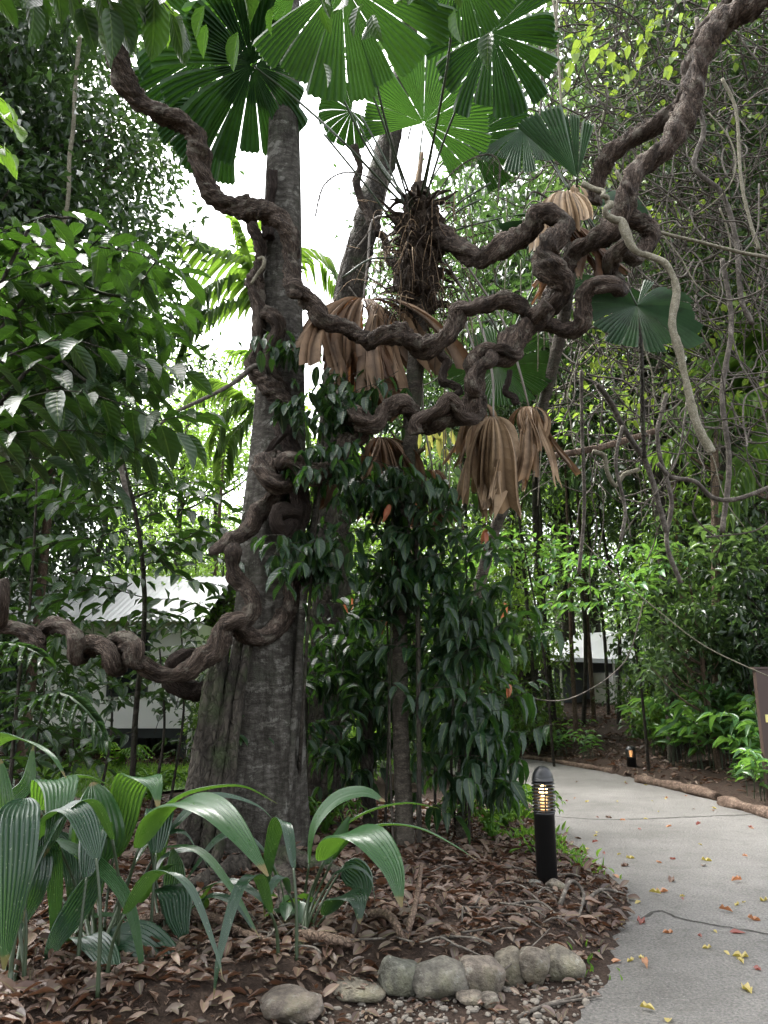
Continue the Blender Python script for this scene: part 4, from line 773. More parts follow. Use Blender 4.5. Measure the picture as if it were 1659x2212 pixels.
# ------------------------------------------------------------------ pleated palm-grass plants
def blade_leaf(root, stem, blade, wpx, mat='pleat', nf=9, roll=0., side=None, seed=1, fold=.12, kind='leaf'):
    wld = len(np.atleast_1d(blade[0])) == 3 and isinstance(blade[0], np.ndarray); B = A(blade) if wld else np.array([P(*q) for q in blade]); S = spline(B, .02); n = len(S); t = np.linspace(0, 1, n); d = B[:, 1].mean()
    W = 1.22*wpx*PX(d)*np.clip(np.sin(pi*np.clip(t*.97+.015, 0, 1)**.62)**.85, .04, 1)
    T = unit(np.gradient(S, axis=0)); sd = np.cross(S[-1]-S[0], [0, 0, 1.]) if side is None else A(side); sd = unit(sd+1e-6)
    sd = unit(sd[None]-T*(T@sd)[:, None]); nn = np.cross(sd, T)
    sg = np.where(nn[:, 2:].mean() < 0, -1., 1.); nn = nn*sg
    if roll: r_ = radians(roll); sd, nn = sd*cos(r_)+nn*sin(r_), nn*cos(r_)-sd*sin(r_)
    m = nf*2; f = np.linspace(-1, 1, m+1); zig = np.where(np.arange(m+1) % 2, 1., -1.)*.045+np.abs(f)*fold
    V = S[:, None]+sd[:, None]*(f[None]*W[:, None]*.5)[..., None]+nn[:, None]*(zig[None]*W[:, None]*.5)[..., None]
    i = np.arange(n-1)[:, None]*(m+1)+np.arange(m)[None]; a = Acc()
    U = np.stack(np.broadcast_arrays((f*.5+.5)[None], t[:, None]), -1)
    a.add(V.reshape(-1, 3), np.stack([i, i+1, i+m+2, i+m+1], -1).reshape(-1, 4), U.reshape(-1, 2)); o = a.build(kind, M[mat], root, smooth=False)
    if stem is not None:
        st = [P(*q) if len(q) == 3 else A(q[:3]) for q in stem]+[B[0]]; SS = spline(st, .04); a = Acc(); tube(a, SS, np.linspace(.011, .007, len(SS)), 7); a.build('leaf_stalk', M['petiole'], o)
    return o
def plant(bx, by, label, leaves, extra=2):
    b = GP(bx, by); t = thing('palm_grass', label, 'plant', b, 'palm grass plants in the bed'); g = np.random.default_rng(int(bx))
    for q in range(extra):
        az = g.uniform(0, 6.28); o_ = A([cos(az), sin(az)*.8, 0]); h = g.uniform(.25, .62); L = g.uniform(.35, .7); b2 = b+A([g.normal()*.08, g.normal()*.08, -.03])
        m_ = [b2+o_*.1+A([0, 0, h]), b2+o_*(.1+L*.3)+A([0, 0, h+.2]), b2+o_*(.1+L*.65)+A([0, 0, h+.17]), b2+o_*(.1+L*.95)+A([0, 0, h-.08]), b2+o_*(.12+L)+A([0, 0, h-.3*g.random()-.15])]
        blade_leaf(t, [(*b2, 0), (*(b2+o_*.03+A([0, 0, h*.6])), 0)], m_, g.uniform(24, 48), ['pleat_dark', 'pleat_dark', 'pleat'][q % 3], roll=g.normal()*15)
    for q, (st, bl, wpx, kw) in enumerate(leaves):
        s0 = [(*(b+A([g.normal()*.03, g.normal()*.03, -.03])), 0)] + list(st) if st is not None else None
        blade_leaf(t, s0, bl, wpx, **kw)
    return t
D_ = {}; K = lambda **k: k
plant(207, 2075, 'large palm grass with upright bright centre leaves in front of the tree', [
 ([(260,1950,4.75)], [(300,1832,4.75),(345,1762,4.72),(402,1732,4.6),(465,1752,4.4),(525,1815,4.25),(579,1893,4.15)], 84, K(roll=-8)),
 ([(270,1930,4.9)], [(308,1800,4.95),(375,1732,5.0),(440,1706,5.05),(525,1700,5.1),(599,1736,5.1)], 34, K(roll=15)),
 ([(290,1930,5.0)], [(360,1800,5.1),(450,1722,5.3),(550,1738,5.4),(609,1792,5.45)], 30, K(roll=-10, mat='pleat_dark')),
 ([(212,1950,4.85)], [(217,1862,4.85),(212,1790,4.85),(207,1730,4.88),(200,1690,4.95)], 86, K(side=(1, .15, 0), fold=.35)),
 ([(230,1950,4.95)], [(245,1850,4.95),(262,1765,4.95),(276,1705,4.9),(302,1682,4.8),(334,1690,4.65),(343,1748,4.55)], 62, K(side=(1, -.3, .1))),
 ([(140,1950,4.9)], [(62,1850,4.9),(82,1750,4.95),(128,1692,5.0),(185,1679,5.05),(243,1700,5.05)], 56, K(roll=12)),
 ([(160,1900,4.85)], [(90,1750,4.8),(112,1690,4.65),(131,1700,4.45),(120,1780,4.3),(93,1852,4.25)], 64, K(side=(1, .1, .1))),
 ([(190,2000,4.7)], [(215,1882,4.6),(168,1958,4.5),(120,2032,4.4),(93,2104,4.35)], 42, K(mat='pleat_dark', side=(.8, .5, 0))),
 ([(170,1930,4.7)], [(120,1812,4.6),(210,1866,4.5),(280,1960,4.4),(316,2142,4.3)], 24, K(side=(.8, .4, .2))),
 ([(190,1930,4.8)], [(122,1800,4.9),(150,1840,4.85),(157,1900,4.8),(148,1960,4.8)], 34, K(mat='pleat_dark', side=(1, .2, 0))),
 ([(200,1960,4.9)], [(160,1880,4.95),(178,1800,5.0),(225,1770,5.05),(262,1810,5.05)], 36, K(mat='pleat_dark')),
 ([(250,1960,4.9)], [(290,1870,5.0),(330,1815,5.1),(395,1800,5.1),(432,1850,5.1)], 44, K(mat='pleat_dark')),
])
plant(30, 2130, 'dark palm grass with long strap leaves at the left border', [
 ([(35,1900,4.3)], [(52,1725,4.3),(38,1770,4.1),(30,1880,4.0),(8,2095,3.95)], 70, K(mat='pleat_dark', side=(1, .2, 0))),
 ([(60,1950,4.4)], [(88,1805,4.4),(78,1900,4.3),(55,1970,4.3),(28,2028,4.25)], 44, K(mat='pleat_dark', side=(1, .3, 0))),
 ([(20,1900,4.2)], [(-60,1640,4.2),(0,1594,4.1),(60,1603,4.0),(112,1634,3.9),(143,1682,3.85)], 44, K(roll=18)),
 ([(10,1900,4.6)], [(6,1790,4.7),(4,1720,4.7),(2,1640,4.75)], 40, K(side=(1, 0, 0))),
 ([(20,2000,4.5)], [(40,1900,4.6),(65,1830,4.7),(95,1860,4.7),(108,1960,4.7)], 40, K(mat='pleat_dark')),
 ([(0,1900,4.9)], [(-10,1790,5.0),(25,1730,5.1),(60,1690,5.15),(72,1610,5.2)], 30, K(side=(1, .1, 0))),
])
plant(205, 2120, 'low palm grass with arching speckled leaves close to the bottom border', [
 (None, [(150,2034,4.6),(190,2026,4.5),(226,2060,4.35),(243,2112,4.25),(238,2178,4.2)], 50, K(side=(1, .2, .1), mat='pleat_dark')),
 ([(215,2060,4.6)], [(226,2022,4.6),(300,2026,4.55),(370,2088,4.5),(402,2180,4.45)], 66, K(mat='pleat_dark', roll=-25)),
 ([(220,2060,4.7)], [(245,2012,4.7),(318,2056,4.6),(372,2168,4.5)], 44, K(mat='pleat_dark', roll=-20)),
 ([(180,2090,4.6)], [(160,2020,4.7),(190,1985,4.75),(245,1978,4.8),(290,2000,4.8)], 30, K()),
 ([(190,2090,4.6)], [(150,2080,4.55),(110,2060,4.5),(70,2090,4.45),(40,2150,4.4)], 38, K(mat='pleat_dark')),
])
plant(352, 2010, 'small palm grass with thin drooping spotted leaves left of the trunk roots', [
 (None, [(305,1950,4.95),(330,1900,4.95),(365,1872,4.95),(397,1866,4.9)], 42, K(roll=10)),
 ([(350,1960,5.0)], [(345,1918,5.0),(378,1930,4.9),(386,1985,4.85),(403,2046,4.8)], 52, K(side=(1, .2, .1), mat='pleat_dark')),
 ([(340,1920,5.0)], [(325,1832,5.0),(425,1836,4.9),(500,1920,4.75),(562,2028,4.65)], 24, K()),
 ([(400,1980,5.1)], [(430,1926,5.15),(490,1904,5.1),(550,1930,5.0),(594,1976,4.95)], 32, K(mat='pleat_dark')),
 ([(385,2000,5.0)], [(408,1968,5.0),(455,1936,5.0),(510,1954,4.95),(548,2012,4.9)], 32, K(mat='pleat_dark')),
 ([(340,1970,5.1)], [(330,1900,5.2),(360,1850,5.3),(420,1840,5.3),(455,1880,5.3)], 36, K(mat='pleat_dark')),
 ([(355,1980,5.0)], [(370,1930,5.1),(378,1880,5.15),(372,1830,5.2)], 34, K(side=(1, .2, 0))),
], 2)
plant(652, 2062, 'palm grass with broad glossy leaves arching right beside the flat stones', [
 ([(655,1960,5.1)], [(668,1866,5.1),(682,1786,5.1),(725,1730,5.1),(785,1712,5.05),(832,1732,5.0)], 66, K(roll=-22)),
 ([(668,1960,5.15)], [(698,1862,5.15),(730,1800,5.2),(792,1756,5.25),(875,1736,5.3),(948,1746,5.3)], 38, K(roll=14)),
 ([(672,1960,5.0)], [(720,1855,5.0),(762,1808,4.95),(829,1783,4.9),(905,1790,4.85),(980,1826,4.8),(1036,1863,4.75)], 36, K(roll=10)),
 ([(662,1960,4.95)], [(700,1858,4.9),(740,1806,4.75),(795,1808,4.55),(845,1872,4.4),(867,1960,4.3)], 82, K(roll=-8)),
 ([(664,1950,5.0)], [(700,1866,5.0),(730,1815,5.0),(757,1758,5.0)], 26, K(side=(1, .1, 0))),
 ([(680,2010,5.0)], [(702,1978,5.0),(736,1938,4.95),(771,1942,4.8),(777,1996,4.75)], 54, K(side=(.8, .5, .2), mat='pleat_dark')),
 ([(690,1960,5.2)], [(742,1870,5.3),(778,1900,5.3),(785,1960,5.25)], 46, K(side=(1, .2, 0), mat='pleat_dark')),
 ([(680,1960,5.1)], [(722,1888,5.15),(765,1874,5.2),(800,1898,5.2),(811,1958,5.15)], 22, K(mat='pleat_dark')),
 ([(645,1990,5.0)], [(625,1930,4.95),(612,1895,4.95),(590,1910,4.9),(575,1960,4.85)], 26, K(mat='pleat_dark')),
], 2)

# ------------------------------------------------------------------ broad-leaved shrubs and saplings, traced
def pt(q): return q if isinstance(q, np.ndarray) else P(*q)   # tuples are picture points, arrays world points
def leafy(name, label, cat, base, stems, twigs, mat, L, gap, seed, tm=L_NEAR, wr=.21, droop=.25, stem_mat='trunk_dark', fill=0, fillbox=None, group=None, side=1., extra=None, start=.1, rtw=.004):
    """plant: stems (paths with radius), twigs that carry alternate leaves"""
    t = thing(name, label, cat, base, group); g = np.random.default_rng(seed)
    for st, r in stems:
        S = spline([pt(q) for q in st], .06); a = Acc(); tube(a, S, np.linspace(r, r*.45, len(S)), 9, .1); a.build('stem', M[stem_mat], t)
    a, tw = Acc(), Acc(); few = len(twigs) <= 8 and not fill
    for path in twigs:
        if few: tw = Acc()
        spray(a, tw, g, [pt(q) for q in path], gap, L, tm, wr, droop, side=side, start=start, rtw=rtw)
        if few: tw.build('twig', M[stem_mat], t)
    if fillbox:
        x0, y0, x1, y1, d0, d1 = fillbox
        for _ in range(fill):
            p = P(g.uniform(x0, x1), g.uniform(y0, y1), g.uniform(d0, d1)); th = g.uniform(0, 6.28); Lr = g.uniform(.3, .7)
            e = A([cos(th), sin(th)*.7, g.uniform(-.25, .35)])*Lr; spray(a, tw, g, [p-e*.5, p+A([0, 0, .04]), p+e*.5], gap, L*g.uniform(.75, 1.1), tm, wr, droop, side=side, start=0., rtw=rtw)
    a.build('foliage', M[mat], t)
    if not few: tw.build('twigs', M[stem_mat], t)
    if extra:
        nm, m_, pts = extra; a = Acc()
        for (x, y, d, L2) in pts:
            for _ in range(3): place(a, L_NLAN, [P(x+g.normal()*9, y+g.normal()*9, d)], [A([g.normal()*.25, g.normal()*.2, -1])], [A([g.normal()*.5, -1, .2])], L2*g.uniform(.8, 1.1), L2*.2)
        a.build(nm, M[m_], t)
    return t
# left foreground tree with drooping boughs
nb = A([-2.6, 3.6, .02])
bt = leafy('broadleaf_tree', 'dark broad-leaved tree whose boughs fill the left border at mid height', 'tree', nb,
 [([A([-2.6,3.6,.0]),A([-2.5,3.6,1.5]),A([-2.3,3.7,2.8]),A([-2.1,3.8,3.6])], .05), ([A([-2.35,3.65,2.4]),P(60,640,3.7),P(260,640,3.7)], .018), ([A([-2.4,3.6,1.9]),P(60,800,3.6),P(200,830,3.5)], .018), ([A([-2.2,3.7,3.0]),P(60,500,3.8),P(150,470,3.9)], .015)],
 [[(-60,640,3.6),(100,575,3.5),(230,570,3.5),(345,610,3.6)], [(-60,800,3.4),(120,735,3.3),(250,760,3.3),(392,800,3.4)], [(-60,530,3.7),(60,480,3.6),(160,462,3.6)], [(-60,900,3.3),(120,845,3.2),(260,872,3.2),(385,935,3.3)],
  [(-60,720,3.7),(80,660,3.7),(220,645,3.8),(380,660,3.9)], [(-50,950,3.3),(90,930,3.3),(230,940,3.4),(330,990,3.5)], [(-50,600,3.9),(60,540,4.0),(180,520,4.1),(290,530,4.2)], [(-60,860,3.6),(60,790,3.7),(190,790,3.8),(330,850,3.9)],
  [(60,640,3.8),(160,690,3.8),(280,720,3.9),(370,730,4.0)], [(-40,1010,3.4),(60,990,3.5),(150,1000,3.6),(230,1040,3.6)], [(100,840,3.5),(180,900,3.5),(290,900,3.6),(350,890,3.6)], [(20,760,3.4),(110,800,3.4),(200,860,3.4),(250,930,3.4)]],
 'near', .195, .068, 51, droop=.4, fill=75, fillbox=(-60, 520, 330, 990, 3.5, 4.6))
g = np.random.default_rng(15); a = Acc(); c_ = np.c_[g.uniform(-6, .6, 170), g.uniform(-2.5, 4.2, 170), g.uniform(0, 2, 170)]; c_[:, 2] += np.maximum(4.6, 1.9+np.maximum(c_[:, 1], 0)*1.12)
cloud(a, g, c_, .6, 42, .19, L_MID); a.build('crown', M['near'], bt)  # unseen crown added overhead to shade the boughs and the near left
leafy('overhanging_bough', 'leafy bough hanging into the top left corner', 'bough', P(200, -140, 2.7), [([(-300,-160,2.9),(60,-120,2.7),(260,-90,2.6),(420,-80,2.6)], .012)],
 [[(100,-90,2.6),(150,-30,2.6),(175,10,2.6)], [(220,-80,2.6),(255,-30,2.55),(262,0,2.55)], [(300,-80,2.6),(340,-10,2.6),(375,30,2.6)], [(180,-90,2.5),(225,-20,2.45),(235,10,2.45)], [(30,-90,2.7),(60,-40,2.7),(70,-5,2.7)], [(-60,-60,2.8),(20,-60,2.8),(60,-20,2.8)]],
 'near', .22, .06, 52, droop=.6, tm=L_NEAR, wr=.22)
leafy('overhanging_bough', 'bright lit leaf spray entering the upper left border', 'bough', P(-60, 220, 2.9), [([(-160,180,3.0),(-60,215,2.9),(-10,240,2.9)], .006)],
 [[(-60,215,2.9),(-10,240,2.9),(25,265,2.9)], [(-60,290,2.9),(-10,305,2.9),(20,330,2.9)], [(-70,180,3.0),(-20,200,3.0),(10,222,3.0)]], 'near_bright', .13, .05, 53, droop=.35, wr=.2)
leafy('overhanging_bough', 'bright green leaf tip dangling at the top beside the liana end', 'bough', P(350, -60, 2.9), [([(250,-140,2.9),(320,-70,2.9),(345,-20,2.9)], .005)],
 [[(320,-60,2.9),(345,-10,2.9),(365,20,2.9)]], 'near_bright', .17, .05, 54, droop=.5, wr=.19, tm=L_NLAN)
# lower left sapling in front of the house
sb = onground(303, 7.7)
leafy('sapling', 'slim sapling with notched leaves in front of the white house', 'tree', sb,
 [([A(sb-A([0, 0, .05])),(292,1560,7.7),(312,1330,7.5),(300,1150,7.3),(262,980,7.2),(240,860,7.2)], .032)],
 [[(310,1290,7.3),(210,1270,6.9),(80,1315,6.6),(-20,1330,6.5)], [(300,1170,7.2),(200,1225,6.9),(90,1310,6.7)], [(305,1230,7.2),(400,1165,7.0),(500,1110,7.0)], [(310,1320,7.3),(380,1330,7.1),(440,1300,7.0)], [(290,1100,7.2),(180,1090,6.9),(40,1070,6.7)],
  [(300,1190,7.2),(360,1170,7.0),(430,1195,6.9),(505,1215,6.9)], [(300,1140,7.2),(200,1160,6.8),(90,1180,6.6),(-20,1240,6.5)], [(270,1010,7.2),(180,1040,6.9),(110,1100,6.8)], [(280,1050,7.2),(370,1045,7.1),(470,1080,7.1)], [(300,1160,7.2),(380,1240,6.9),(440,1260,6.8)],
  [(300,1120,7.2),(390,1100,7.1),(460,1130,7.1),(520,1160,7.1)], [(308,1400,7.4),(220,1420,7.1),(130,1440,7.0)], [(308,1440,7.4),(390,1450,7.3),(450,1400,7.3)], [(290,1580,7.6),(200,1600,7.3),(110,1580,7.2)], [(285,1260,7.2),(190,1330,6.9),(120,1390,6.8)]],
 'near', .20, .085, 55, tm=L_NEAR, wr=.22, droop=.18, rtw=.006, fill=40, fillbox=(0, 1020, 490, 1360, 6.9, 8.4))
sb = onground(45, 7.2)
leafy('sapling', 'dark sapling with two thin stems at the left border below the bough', 'tree', sb, [([A(sb),(40,1480,7.2),(62,1330,7.1),(75,1150,7.0),(80,1000,6.9)], .02), ([A(sb+A([.1, 0, 0])),(95,1500,7.2),(75,1400,7.1)], .012)],
 [[(60,1350,6.9),(150,1390,6.8),(240,1470,6.8)], [(45,1450,7.0),(-30,1430,6.9)], [(40,1520,7.0),(130,1530,6.9),(210,1590,6.9)], [(45,1560,7.1),(120,1600,7.1),(230,1660,7.2)], [(70,1200,6.9),(0,1180,6.8),(-40,1200,6.7)], [(60,1400,6.9),(140,1450,6.9),(190,1520,7.0)], [(70,1250,6.9),(140,1240,6.9),(190,1260,6.8)]],
 'near', .17, .08, 56, wr=.2, fill=26, fillbox=(-40, 1380, 250, 1660, 6.8, 7.8))
for q, (x, y, d, lb) in enumerate(((345, 1400, 8.2, 'leafy shrub hiding the house wall right of the sapling'), (150, 1480, 9.0, 'leafy shrub below the corkscrew liana on the house side'), (430, 1480, 9.5, 'dark shrub just left of the trunk base in front of the house'), (60, 1560, 8.0, 'shrub with drooping leaves behind the left palm grass'), (235, 1400, 8.8, 'open leafy shrub screening the dark house window'), (390, 1330, 9.2, 'light green shrub screening the house eave beside the trunk'))):
    b = GP(x, 1690); b = A([P(x, y, d)[0], d, h1(P(x, y, d)[0], d)]); top = P(x, y, d)
    leafy('shrub', lb, 'shrub', b, [([A(b), A((b+top)/2+A([.1, 0, 0])), A(top)], .018)], [[A((b+top)/2), A(top+A([.3, 0, .2]))]], ['bgB', 'near', 'bgB', 'near', 'near', 'bgA'][q], .17, .08, 60+q, wr=.2, fill=[9, 12, 14, 16, 10, 10][q], fillbox=(x-75, y-60, x+75, y+150, d-.5, d+.5), tm=L_MID)

for x, y, d, m_, lb in ((1330, 1270, 13.2, 'ginger', 'understorey sapling with bright layered leaf sprays above the white shed'), (1480, 1330, 13.6, 'bgA', 'understorey sapling with green layered sprays left of the straight brown stem'), (1130, 1230, 15.0, 'ginger', 'light green sapling above the far bend of the path'), (1590, 1230, 12.6, 'bgA', 'sapling with glossy sprays above the brown sign')):
    b = onground(x+60, d+1.2); top = P(x, y-60, d)
    leafy('sapling', lb, 'tree', b, [([b-A([0, 0, .05]), (b+top)/2+A([.1, 0, 0]), top], .03)], [[(b+top)/2, top+A([.5, -.4, .1])], [top, top+A([-.8, -.4, -.1])]], m_, .24, .1, int(x), fill=26, fillbox=(x-120, y-90, x+120, y+45, d-.8, d+1), tm=L_MID, wr=.2, droop=.2)
# dark climbers and drooping shrubs in the middle
def droopy(label, base, stems, boxes, mat, L, seed, n, wr=.2, extra=None, name='shrub', cat='shrub', tm=L_NLAN, down=.75):
    t = thing(name, label, cat, base); g = np.random.default_rng(seed)
    for st, r in stems:
        S = spline([pt(q) for q in st], .06); a = Acc(); tube(a, S, np.linspace(r, r*.5, len(S)), 9, .08); a.build('stem', M['trunk_dark'], t)
    a, tw = Acc(), Acc()
    for (x0, y0, x1, y1, d0, d1), w_ in boxes:
        for _ in range(int(n*w_)):
            u, v = g.normal(size=2)*.33; p = P((x0+x1)/2+u*(x1-x0)*.75, (y0+y1)/2+v*(y1-y0)*.75, g.uniform(d0, d1)); th = g.uniform(0, 6.28)
            e = A([cos(th), sin(th), g.uniform(-.5, .1)])*g.uniform(.15, .3); S = spline([p-e, p, p+e*.8+A([0, 0, -.08])], .05); tube(tw, S, .003, 4)
            if n < 10: tw.build('twig', M['trunk_dark'], t); tw = Acc()
            m = int(g.integers(4, 8)); uu = g.random(m); pos = p-e+(2*e)*uu[:, None]*.9; az = g.uniform(0, 6.28, m)
            d = np.c_[np.cos(az), np.sin(az), -down-.5*g.random(m)]+e*1.2; nn = np.c_[np.cos(az)*.7, np.sin(az)*.7, np.full(m, .8)]+g.normal(size=(m, 3))*.25
            ln = L*g.uniform(.6, 1.15, m); place(a, tm, pos, d, nn, ln, ln*wr*g.uniform(.85, 1.2, m))
    a.build('foliage', M[mat], t)
    if n >= 10: tw.build('twigs', M['trunk_dark'], t)
    if extra:
        a = Acc()
        for (x, y, d, L2) in extra[2]:
            for _ in range(2): place(a, L_NLAN, [P(x+g.normal()*10, y+g.normal()*10, d)], [A([g.normal()*.25, g.normal()*.2, -1])], [A([g.normal()*.5, -1, .2])], L2*g.uniform(.6, .9), L2*.12)
        a.build(extra[0], M[extra[1]], t)
    return t
cb = GP(900, 1835)
droopy('dark drooping young tree with glossy long leaves left of the bollard', GP(985, 1800), [([A(GP(985,1800)),(975,1650,7.2),(985,1400,7.2),(1000,1250,7.2)], .016), ([A(GP(1010,1810)),(1005,1650,7.2),(1030,1500,7.2)], .012)],
 [((910,1240,1130,1440,6.9,7.6), .42), ((930,1420,1120,1720,6.9,7.5), .75)], 'climber', .25, 71, 95, .165, ('young_leaves', 'young', [(1075,1310,7.3,.2),(1105,1480,7.3,.16),(1050,1150,6.9,.2)]), 'young_tree', 'tree')
droopy('dark glossy climber cloaking the thin palm trunk below the dead fan leaves', GP(850, 1840), [([A(GP(850,1840)),(842,1600,7.1),(846,1300,7.05),(850,1050,7.0)], .012)],
 [((740,980,1000,1120,6.6,7.2), .6), ((760,1100,980,1330,6.8,7.3), .95), ((740,1320,960,1560,7.4,7.9), .35)], 'climber', .19, 72, 95, .2, ('young_leaves', 'young', [(835,1330,7.2,.2),(842,1100,6.7,.22),(742,1300,7.3,.2)]), 'climber', 'climber', L_NEAR)
droopy('dark glossy climber with broad leaves on the trunk beside the snaking liana', GP(640, 1850), [([(640,1790,7.4),(650,1600,6.9),(672,1250,6.7),(690,1050,6.55),(700,900,6.6)], .02)],
 [((650,800,820,960,6.5,6.9), .5), ((640,940,780,1060,6.3,6.6), .25), ((580,1150,650,1250,6.2,6.4), .14), ((650,1080,760,1300,6.6,7.0), .4), ((570,720,660,760,6.5,6.7), .1), ((590,840,660,900,6.4,6.6), .1)], 'climber', .18, 73, 85, .2, None, 'climber', 'climber', L_NEAR)
droopy('shadowy shrub filling the gap between the big trunk and the thin palm trunk', GP(740, 1800), [([A(GP(740,1790)),(730,1600,8.0),(745,1400,8.0)], .016)],
 [((660,1330,860,1560,7.7,8.6), 1.), ((660,1540,860,1740,7.8,8.6), .25)], 'climber', .22, 74, 95, .15)
droopy('green shrub in the light gap behind the thin palm trunk', onground(900, 8.6), [([onground(900, 8.6), P(905,1600,8.5), P(915,1400,8.4)], .014)], [((780,1340,1110,1720,7.9,8.8), 1.)], 'near', .22, 77, 75, .16)
for x0_, y0_, x1_, y1_, d_, n_, lb in ((900,1120,1110,1540,7.15,30,'broad-leaved dark shrub spreading toward the path left of the bollard'), (730,1150,930,1560,7.3,26,'broad-leaved dark shrub in front of the leaning tree foot'), (640,1330,800,1650,7.6,14,'broad-leaved shrub close against the right flank of the big trunk')):
    b = onground((x0_+x1_)/2, d_+.1)
    leafy('shrub', lb, 'shrub', b, [([b-A([0, 0, .05]), P((x0_+x1_)/2+10, 1500, d_), P((x0_+x1_)/2, y0_+40, d_)], .014)], [[P((x0_+x1_)/2, 1400, d_), P(x1_, 1330, d_-.2)]], 'climber', .2, .085, x0_, fill=n_, fillbox=(x0_+20, y0_+30, x1_-20, y1_, d_-.35, d_+.35), tm=L_NEAR, wr=.19, droop=.4)
droopy('small climber sprig clinging to the front of the trunk base', A(P(540, 1640, 6.9)), [([(585,1560,6.95),(575,1600,6.9),(540,1600,6.85)], .004)], [((520,1555,590,1610,6.8,6.9), 1.)], 'climber', .13, 75, 4, .28, None, 'climber', 'climber', L_NEAR, .5)
droopy('loose shrub with bright yellowing leaves behind the thin palm trunk', A([.6, 9.6, .1]), [([A([.6,9.6,.1]),(940,1300,9.5),(950,1000,9.5)], .02)], [((900,960,1010,1130,9.2,9.8), .5), ((930,1280,1120,1480,9.3,10), .9)], 'bgA', .2, 76, 26, .2, ('hanging_leaves', 'yellowing', [(935,930,9,.3),(958,920,9,.35),(975,935,9,.3),(920,950,9,.3),(955,960,9,.28)]))
# thin straight stems beside the trunk
for pts, r, lb in (([(612,1850,6.9),(640,1500,6.9),(655,1300,6.85),(690,1050,6.8),(700,980,6.8)], 8, 'pale straight liana stem standing along the right flank of the trunk'), ([(905,1830,7.0),(905,1600,7.0),(902,1300,7.0),(898,1100,7.0)], 5, 'thin dark stem close beside the thin palm trunk'), ([(800,1790,8.2),(790,1600,8.1),(800,1500,8.0)], 14, 'dark leaning stump-like stem in the shade behind the palm grass'), ([(650,1760,7.9),(640,1650,7.9),(650,1560,7.9),(640,1480,7.9)], 16, 'dark crooked stem right of the trunk base')):
    S = spline(P3([(*q, r) for q in pts]), .06); S[0, 2] = h1(S[0, 0], S[0, 1])-.03; a = Acc(); tube(a, S[:, :3], S[:, 3], 12, .1); tag(a.build('stem', M['trunk_grey' if r == 8 else 'trunk_dark'], loc=S[0, :3]), lb, 'stem', 'stems around the big tree')
for q, st in enumerate([(1020,900),(945,800),(1160,690),(1175,850),(1125,760),(1000,620),(950,660),(1198,640),(975,760),(1095,520)]):
    x, y = st; d = 7.6+.1*q; p = P(x, y-200, d); e = P(x+g.normal()*12, y+g.uniform(200, 420), d); S = spline([p, (p+e)/2+A([.03, 0, 0]), e], .1); a = Acc(); tube(a, S, .007, 6, .05)
    tag(a.build('hanging_root', M['pale_vine'], loc=p), 'straight thin pale root hanging behind the twisted lianas', 'hanging root', 'thin straight hanging roots')

# leaning dark tree behind palm A
lb_ = A([*P(700, 1700, 10.)[:2], 0.]); t = thing('leaning_tree', 'dark leaning tree trunk behind the shaggy palm head', 'tree', lb_)
S = spline(np.vstack([[lb_[0], 10, -.1, .3], P3([(715,1300,9.6,40),(725,900,9.4,36),(755,640,9.3,34),(792,480,9.2,30),(825,360,9.2,28),(860,220,9.2,24),(900,-50,9.4,18),(930,-300,9.6,12)])]), .12); a = Acc(); tube(a, S[:, :3], S[:, 3], 20, .12); a.build('trunk', M['trunk_dark'], t)
g = np.random.default_rng(9); a = Acc()
for q in range(9):
    p = S[int(len(S)*g.uniform(.35, .75)), :3]; e = A([g.normal()*.3, -.25, -g.uniform(.5, 1.6)]); T_ = spline([p+A([0, -.25, 0]), p+e*.5+A([g.normal()*.2, -.1, 0]), p+e], .1); tube(a, T_, .012, 6)
a.build('hanging_vines', M['thin_vine'], t); a = Acc(); c0 = S[-1, :3]; cloud(a, g, c0+g.normal(size=(22, 3))*A([1.6, 1.6, .9])+A([0, .5, .8]), .8, 70, .2); a.build('crown', M['bgB'], t)
# small ring-barked palm trunk left of the big tree
def feather(a, p0, path, W, g, n=26, drop=.5, wl=.035):
    S = spline(path, .1); s = np.linspace(0, 1, n); idx = (np.clip(s, .08, 1)*(len(S)-1)).astype(int); T = unit(np.gradient(S, axis=0))
    tube(a, S, np.linspace(.02, .004, len(S)), 5)
    for sd in (-1, 1):
        h = unit(np.cross(T[idx], [0, 0, 1.])+1e-4)*sd; d = h+T[idx]*.55+A([0, 0, -drop])+g.normal(size=h.shape)*.08
        ln = W*np.sin(pi*np.clip(.12+.80*s, 0, 1))**.6; place(a, L_LAN, S[idx], d, A([0, 0, 1])+h*.4, ln, np.full(n, wl))
def feather_palm(base, crown, r, fr, label, mat, seed, tmat='palm_trunk'):
    t = thing('feather_palm', label, 'palm tree', base, None); g = np.random.default_rng(seed); c = A(crown)
    S = spline([np.r_[A(base)-A([0, 0, .1]), r], np.r_[(A(base)+c)/2+A([.1, 0, 0]), r*.85], np.r_[c, r*.7]], .2); a = Acc(); tube(a, S[:, :3], S[:, 3], 12, .04); a.build('trunk', M[tmat], t)
    for pth_, W in fr:
        a = Acc(); feather(a, c, [c]+[pt(q) for q in pth_], W, g); a.build('frond', M[mat], t)
    return t
feather_palm(onground(560, 13), P(572, 640, 13), .13, [([(520,570,12.8),(440,540,12.5),(385,500,12.3)], .8), ([(500,600,12.7),(430,640,12.3),(370,740,12)], .8), ([(540,560,13),(520,500,13),(500,470,13)], .6), ([(620,560,13.4),(690,560,13.6),(740,640,13.8)], .7), ([(480,660,12.6),(420,700,12.3),(385,780,12.2)], .7), ([(560,540,13.6),(590,450,14),(620,430,14.4)], .6)], 'pale ringed feather palm trunk seen left of the big tree', 'bgC', 81)
